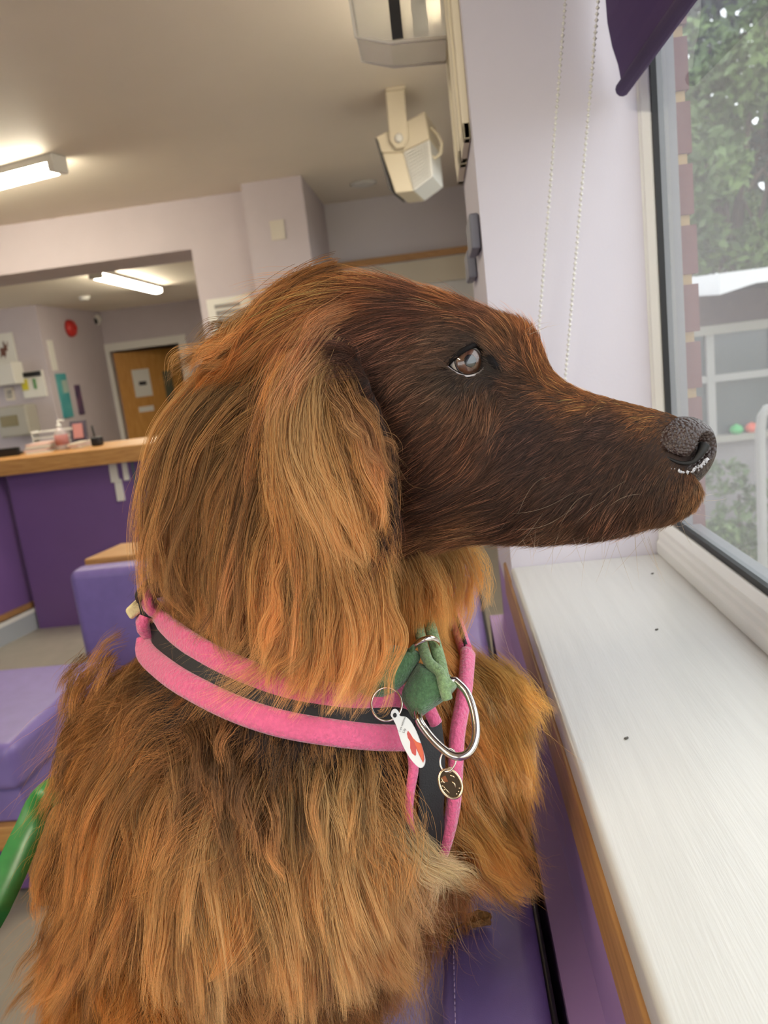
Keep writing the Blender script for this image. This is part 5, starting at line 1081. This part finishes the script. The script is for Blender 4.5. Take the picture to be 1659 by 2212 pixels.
# ================================================================ HARNESS
pinkm = mat('pink_fleece', srgb(226, 98, 140), .9, nz=.10, nscale=260, bump=1.0, bscale=420, sheen=.6)
webm = mat('black_webbing', srgb(34, 33, 34), .7, bump=.5, bscale=900)
MATS['black_webbing'].node_tree.nodes['Bump'].inputs['Distance'].default_value = .0008
NKC = np.array(NK[3][:3])
def surf(px, py, off):
    p, n_ = hit(px, py)
    if p is None:
        xy = np.array([[px, py]], float); p = CAMP+rays(xy)[0]*depth_at(xy)[0]; n_ = p-NKC; n_ /= np.linalg.norm(n_)
    if n_@ray(px, py) > 0: n_ = -n_
    return p+n_*off, n_
def strip(paths, hw, th, name, m, off=.010, parent=None, back=None, n=40, hw2=None, e=2.6, nseg=16):
    P_, N_ = [], []
    for px, py in paths:
        p, n_ = surf(px, py, off); P_.append(p); N_.append(n_)
    if back is not None:
        pr_, _ = surf(*back, off); pl0 = P_[0]
        for f in np.linspace(.1, 1, 10):
            q = pl0*(1-f)+pr_*f+HN*(.19*math.sin(math.pi*f)); nn = q-NKC; nn[2] *= .2; nn /= np.linalg.norm(nn); P_.insert(0, q); N_.insert(0, nn)
    C = interp_rings(np.array(P_), n); NN = interp_rings(np.array(N_), n); rings = []
    for _ in range(2): C[1:-1] = (C[:-2]+2*C[1:-1]+C[2:])/4
    T = np.gradient(C, axis=0)
    for i in range(n):
        t = T[i]/np.linalg.norm(T[i]); nn = NN[i]-t*(NN[i]@t); nn /= np.linalg.norm(nn); s = np.cross(t, nn); h_ = hw if hw2 is None else hw+(hw2-hw)*i/(n-1)
        rings.append([C[i]+s*h_*math.copysign(abs(math.cos(q))**(2/e), math.cos(q))+nn*th*math.copysign(abs(math.sin(q))**(2/e), math.sin(q)) for q in np.arange(nseg)*2*math.pi/nseg])
    return MB().loft(rings).build(name, m, parent, smooth=True)
har = empty('dog_harness', NKC)
BK = (985, 1425)
h1 = strip([(283, 1330), (300, 1372), (335, 1420), (385, 1465), (440, 1500), (520, 1540), (610, 1568), (700, 1582), (790, 1590), (868, 1592)], .0090, .0055, 'fleece_edge', pinkm, .010, n=90, back=BK)
h2 = strip([(318, 1285), (330, 1330), (365, 1385), (415, 1430), (470, 1464), (540, 1500), (620, 1530), (700, 1548), (790, 1554), (880, 1562)], .0105, .0022, 'webbing', webm, .010, n=90, back=BK)
h3 = strip([(347, 1280), (375, 1335), (420, 1380), (480, 1420), (560, 1462), (650, 1496), (760, 1512), (850, 1508), (888, 1530)], .0085, .0050, 'fleece_edge', pinkm, .010, n=90, back=BK)
h4 = strip([(900, 1555), (908, 1620), (908, 1690), (905, 1760), (916, 1835)], .0125, .0022, 'chest_webbing', webm, .012)
h5 = strip([(866, 1598), (874, 1650), (868, 1700), (866, 1750), (876, 1810)], .0042, .003, 'fleece_edge', pinkm, .010, hw2=.002)
h6 = strip([(982, 1425), (972, 1500), (958, 1580), (953, 1650), (949, 1720), (939, 1780), (921, 1838)], .0068, .0048, 'fleece_edge', pinkm, .013, hw2=.0045)
dl_ = np.linalg.norm(surf(302, 1345, .010)[0]-CAMP)-.008
lab_ = [(269, 1318), (297, 1292), (322, 1288), (330, 1312), (306, 1322), (283, 1340)]
h7 = MB().hexa([toward(x, y, dl_) for x, y in lab_], [toward(x, y, dl_+.012) for x, y in lab_]).build('woven_label', mat('cream_label', srgb(226, 208, 156), .8, bump=.4, bscale=800), bevel=.0025, seg=3)
h8 = strip([(880, 1500), (893, 1535), (906, 1562)], .0045, .004, 'fleece_edge', pinkm, .018, n=14)
adopt(har, h1, h2, h3, h4, h5, h6, h7, h8)
tag(har, 'pink fleece edged harness with black webbing around the dog\'s chest', 'harness')
# ================================================================ COLLAR
wool = mat('green_wool', srgb(84, 120, 80), .95, nz=.30, nscale=420, bump=.9, bscale=600, sheen=.4)
wool2 = mat('light_green_wool', srgb(136, 164, 112), .95, nz=.25, nscale=500, bump=.9, bscale=700, sheen=.4)
steel = mat('polished_steel', srgb(224, 216, 206), .16, metal=1.0)
DC = min(np.linalg.norm(surf(900, 1500, 0)[0]-CAMP), np.linalg.norm(surf(860, 1480, 0)[0]-CAMP))-.030
def at_d(px, py, d): return toward(px, py, d)
def patch(poly, d0, dfun, th, name, m, bev=.004):
    A_ = [at_d(x, y, d0+dfun(x, y)) for x, y in poly]; B_ = [at_d(x, y, d0+dfun(x, y)+th) for x, y in poly]; return MB().hexa(A_, B_).build(name, m, bevel=bev, seg=3)
col_ = empty('dog_collar', at_d(900, 1450, DC))
def cushion(poly, d0, dfun, bulge, name, m):   # puffy piece of folded cloth
    c = np.mean(poly, 0); P_ = np.array(poly, float); dense = interp_rings(np.vstack([P_, P_[:1]]), 49)[:-1]; rings = []
    for s, zz in ((.02, 1), (.35, .93), (.62, .78), (.82, .52), (.94, .25), (1, 0), (.96, -.3), (.7, -.6), (.02, -.7)):
        rings.append([at_d(*(c+(q-c)*s), d0+dfun(*(c+(q-c)*s))-bulge*zz) for q in dense])
    return MB().loft(rings).build(name, m, smooth=True)
k1 = cushion([(730, 1440), (770, 1405), (830, 1392), (880, 1400), (908, 1412), (897, 1445), (862, 1488), (815, 1508), (760, 1505)], DC+.004, lambda x, y: .0, .010, 'band', wool)
k2 = cushion([(903, 1432), (940, 1440), (972, 1458), (988, 1480), (968, 1506), (930, 1534), (897, 1554), (880, 1532), (868, 1496)], DC, lambda x, y: .0, .012, 'loop_fold', wool)
k3 = MB().tube(interp_rings([at_d(x, y, DC+d_) for x, y, d_ in ((902, 1290, .05), (922, 1330, .03), (938, 1385, .012), (950, 1430, .002), (958, 1468, -.006), (975, 1490, -.010))], 24), np.linspace(.0042, .0048, 24), 10).build('side_cord', wool2, smooth=True)
k4 = MB().tube(interp_rings([at_d(x, y, DC+d_) for x, y, d_ in ((900, 1330, .03), (912, 1390, .008), (926, 1430, -.004), (950, 1452, -.008), (958, 1480, -.012), (966, 1510, -.010))], 24), .0038, 10).build('side_cord', wool2, smooth=True)
k5 = MB().tube(interp_rings([at_d(x, y, DC+d_) for x, y, d_ in ((885, 1408, .004), (898, 1392, -.008), (915, 1382, -.012), (932, 1379, -.010), (943, 1386, -.002), (944, 1398, .006))], 24), .0021, 10).build('slide_ring', steel, smooth=True)
bp2 = [at_d(760, 1450, DC+.01)]
arc = []
pa, pb = at_d(745, 1450, DC+.012), at_d(905, 1300, DC+.06)
for f in np.linspace(0, 1, 22):
    q = pa*(1-f)+pb*f+HN*(.20*math.sin(math.pi*f))-HD*(.10*math.sin(math.pi*f)); arc.append(q)
k6 = MB().loft([[q+UPV*.015*math.cos(a)+(q-NKC)/np.linalg.norm(q-NKC)*.003*math.sin(a) for a in np.arange(10)*2*math.pi/10] for q in arc]).build('band', wool, smooth=True)
rg = [(983, 1470), (1008, 1496), (1024, 1540), (1028, 1588), (1014, 1624), (985, 1634), (950, 1612), (918, 1576), (903, 1545), (913, 1506), (945, 1474)]
ringp = interp_rings(np.array([at_d(x, y, DC-.012-.010*(y-1550)/80+(.014 if x < 930 and y < 1540 else 0)) for x, y in rg+rg[:1]]), 60)[:-1]
k7 = MB().tube(ringp, .0027, 12, closed=True).build('collar_ring', steel, smooth=True)
adopt(col_, k1, k2, k3, k4, k5, k6, k7)
tag(col_, 'green wool dog collar with a large steel ring', 'collar')
# name tag on a split ring
tg = empty('name_tag', at_d(880, 1600, DC-.02))
cr_ = [at_d(835+33*math.cos(a), 1521+36*math.sin(a), DC-.010-.004*math.sin(a)) for a in np.linspace(0, 2*math.pi, 40, endpoint=False)]
k1 = MB().tube(cr_, .00085, 8, closed=True).build('split_ring', steel, smooth=True)
TD = DC-.016
out_t = [(843, 1545), (846, 1535), (853, 1531), (860, 1537), (863, 1546), (877, 1549), (890, 1563), (903, 1590), (913, 1620), (918, 1642), (915, 1655), (907, 1659), (895, 1650), (880, 1630), (866, 1602), (858, 1575), (852, 1560)]
od = interp_rings(np.array(out_t+out_t[:1], float), 70)[:-1]
tagm = mat('white_enamel', srgb(226, 226, 224), .3)
hole = [(853+4.2*math.cos(a), 1545+5.2*math.sin(a)) for a in np.linspace(0, 2*math.pi, 14, endpoint=False)]
k2 = MB().hexa([at_d(x, y, TD) for x, y in od], [at_d(x+1.5, y, TD+.0016) for x, y in od]).build('tag_plate', tagm, bevel=.0004)
k3 = MB().hexa([at_d(x, y, TD-.0003) for x, y in hole], [at_d(x, y, TD-.0001) for x, y in hole]).build('tag_hole', black)
red = [(881, 1578), (886, 1584), (892, 1594), (900, 1602), (910, 1606), (915, 1624), (917, 1640), (914, 1648), (906, 1632), (899, 1617), (899, 1630), (897, 1633), (890, 1627), (886, 1616), (886, 1602), (881, 1594), (879, 1585)]
k4 = MB().hexa([at_d(x, y, TD-.0003) for x, y in red], [at_d(x, y, TD-.0001) for x, y in red]).build('red_emblem', mat('red_print', srgb(196, 84, 78), .35))
red2 = [(888, 1590), (900, 1603), (909, 1607), (914, 1625), (914, 1646), (904, 1625), (896, 1606)]
k5 = MB().hexa([at_d(x, y, TD-.0005) for x, y in red2], [at_d(x, y, TD-.0003) for x, y in red2]).build('orange_emblem', mat('orange_print', srgb(214, 104, 72), .35))
adopt(tg, k1, k2, k3, k4, k5)
def engrave(txt, p0, p1, size, nm_):
    a, b = at_d(*p0, TD-.0006), at_d(*p1, TD-.0006); xd = (b-a)/np.linalg.norm(b-a); nrm = -ray(*p0); nrm = nrm-xd*(nrm@xd); nrm /= np.linalg.norm(nrm); yd = np.cross(nrm, xd)
    cu = bpy.data.curves.new(nm_, 'FONT'); cu.body = txt; cu.size = size; cu.materials.append(black); o = bpy.data.objects.new(nm_, cu); COL.objects.link(o); me_ = bpy.data.meshes.new_from_object(o.evaluated_get(bpy.context.evaluated_depsgraph_get())); bpy.data.objects.remove(o); o = bpy.data.objects.new(nm_, me_); COL.objects.link(o)
    o.matrix_world = Matrix(((xd[0], yd[0], nrm[0], a[0]), (xd[1], yd[1], nrm[1], a[1]), (xd[2], yd[2], nrm[2], a[2]), (0, 0, 0, 1))); adopt(tg, o)
engrave('I am tattooed', (865, 1581), (875, 1553), .0019, 'lettering'); engrave('Lily', (873, 1584), (880, 1568), .0022, 'lettering')
tag(tg, 'white oval name tag with a red emblem, hanging from a split ring', 'dog tag')
# round charm
chm = empty('round_charm', at_d(973, 1693, DC-.02))
CD = DC-.020
cr_ = [at_d(968+17*math.cos(a)*1.0+3*math.sin(a)*-1, 1642+25*math.sin(a), CD-.002*math.cos(a)) for a in np.linspace(0, 2*math.pi, 36, endpoint=False)]
k1 = MB().tube(cr_, .00062, 8, closed=True).build('jump_ring', steel, smooth=True)
def disc_pt(a, s=1.0): x, y = 25*s*math.cos(a), 31*s*math.sin(a); return (973+x+.22*y*.3, 1693+y+.25*x)
bronze = mat('dark_bronze', srgb(92, 78, 62), .3, metal=.9); brs = mat('bright_rim', srgb(226, 204, 170), .2, metal=1)
A_ = [disc_pt(a) for a in np.linspace(0, 2*math.pi, 36, endpoint=False)]
k2 = MB().hexa([at_d(x, y, CD) for x, y in A_], [at_d(x, y, CD+.0016) for x, y in A_]).build('disc', bronze, bevel=.0003)
k3 = MB().tube([at_d(x, y, CD-.0002) for x, y in A_], .0008, 8, closed=True).build('rim', brs, smooth=True)
dots = []
for a in (.2, .55, .9, 2.4, 2.75, 3.1):
    x, y = disc_pt(a, .78); dots.append(MB().ell(at_d(x, y, CD-.0002), (.0006, .0006, .0006), 8, 6).build('bead', brs, smooth=True))
wd = [(962, 1675), (968, 1688), (957, 1690), (953, 1680)]; k4 = MB().hexa([at_d(x, y, CD-.0003) for x, y in wd], [at_d(x, y, CD-.0001) for x, y in wd]).build('copper_inlay', mat('copper', srgb(160, 98, 66), .35, metal=.8))
k5 = MB().tube([at_d(x, y, CD-.0003) for x, y in ((976, 1688), (982, 1693), (984, 1701))], .0005, 6).tube([at_d(x, y, CD-.0003) for x, y in ((954, 1680), (957, 1689), (961, 1691))], .0005, 6).tube([at_d(x, y, CD-.0003) for x, y in ((956, 1696), (964, 1706), (971, 1713))], .0003, 6).tube([at_d(x, y, CD-.0003) for x, y in ((972, 1675), (978, 1676), (982, 1680))], .0005, 6).build('engraving', brs, smooth=True)
k6 = MB().tube([at_d(971+5*math.cos(a), 1663+5*math.sin(a), CD) for a in np.linspace(0, 2*math.pi, 14, endpoint=False)], .0006, 6, closed=True).build('bail', brs, smooth=True)
adopt(chm, k1, k2, k3, k4, k5, k6, *dots)
tag(chm, 'small round bronze charm hanging under the big collar ring', 'charm')
# ================================================================ LEASH, LEAF, SPECKS
_q = toward(-70, 2060, .70); _s = np.array([_q[0]-.07, _q[1]-.05, ZSEAT+.004])
lp_ = [_s+np.array([-.01, -.16, 0]), _s+np.array([0, -.06, 0]), (_s+_q)/2+np.array([-.01, 0, -.02])]+[toward(x, y, d_) for x, y, d_ in ((-70, 2060, .70), (-20, 1975, .74), (20, 1890, .78), (58, 1800, .82), (90, 1730, .86), (150, 1690, .84))]
C = interp_rings(np.array(lp_), 44); C[:, 2] = np.maximum(C[:, 2], ZSEAT+.004); rings = []
for i in range(44):
    t = C[min(i+1, 43)]-C[max(i-1, 0)]; t /= np.linalg.norm(t); s = np.cross(t, -ray(40, 1880)); s /= np.linalg.norm(s); nn = np.cross(s, t); w_ = .0125+.0006*math.sin(i*.5)
    rings.append([C[i]+s*w_*a+nn*(.0018*b+.002*a*a) for a, b in ((-1, -1), (0, -1), (1, -1), (1, 1), (0, 1), (-1, 1))])
lo_ = MB().loft(rings).build('dog_leash', mat('green_satin', srgb(56, 140, 72), .35, nz=.2, nscale=30), smooth=True)
tag(lo_, 'shiny green ribbon leash running behind the dog\'s coat', 'leash')
lf_ = onz(1034, 2000, ZT+.003); leafd_ = mat('dry_leaf', srgb(158, 118, 66), .8, nz=.25, nscale=120)
r = np.random.default_rng(9); n = 16; rings = []
for i in range(7):
    s = math.sin(math.pi*(i+.5)/7)*.0075+.001; rings.append([lf_+np.array([.022*(i/6-.5)*1.0+r.normal(0, .0006), .0, .004])+np.array([.2, .98, 0])*s*math.cos(a)+UPV*(.0035*math.sin(a)*(1+.4*r.normal())+.004*abs(math.cos(a))) for a in np.arange(n)*2*math.pi/n])
lo_ = MB().loft(rings).build('dried_leaf', leafd_, smooth=False)
MB().tube([lf_+np.array([-.008, 0, .006]), lf_+np.array([-.022, -.008, .004]), lf_+np.array([-.034, -.02, .002])], .0009, 6).build('stalk', leafd_, lo_)
tag(lo_, 'curled dry leaf lying on the top of the purple bench back', 'leaf')
ms = onz(968, 2022, ZT+.002); mb = MB()
for k in range(60):
    a = ms+r.normal(0, .004, 3)*np.array([1, 1, .4])+UPV*.002; b = a+r.normal(0, .003, 3); c = a+r.normal(0, .0015, 3); mb.add([a, b, c], [(0, 1, 2)])
lo_ = mb.build('moss_tuft', mat('moss', srgb(122, 132, 60), .9)); tag(lo_, 'little tuft of green moss on the bench back by the dry leaf', 'moss')
for k, (x, y, lab) in enumerate(((1409, 1239, 'dark grit speck on the windowsill near the frame corner'), (1352, 1595, 'small grey crumb in the middle of the windowsill'), (1418, 1360, 'tiny grit speck on the windowsill, far from the crumb'))):
    c = onz(x, y, ZS+.0008); o = MB().ell(c, (.0016, .0012, .001), 8, 5).ell(c+np.array([.0015, .001, 0]), (.0009, .0012, .0008), 8, 5).build('grit', mat('grit_grey', srgb(90, 86, 80), .9)); tag(o, lab, 'grit')
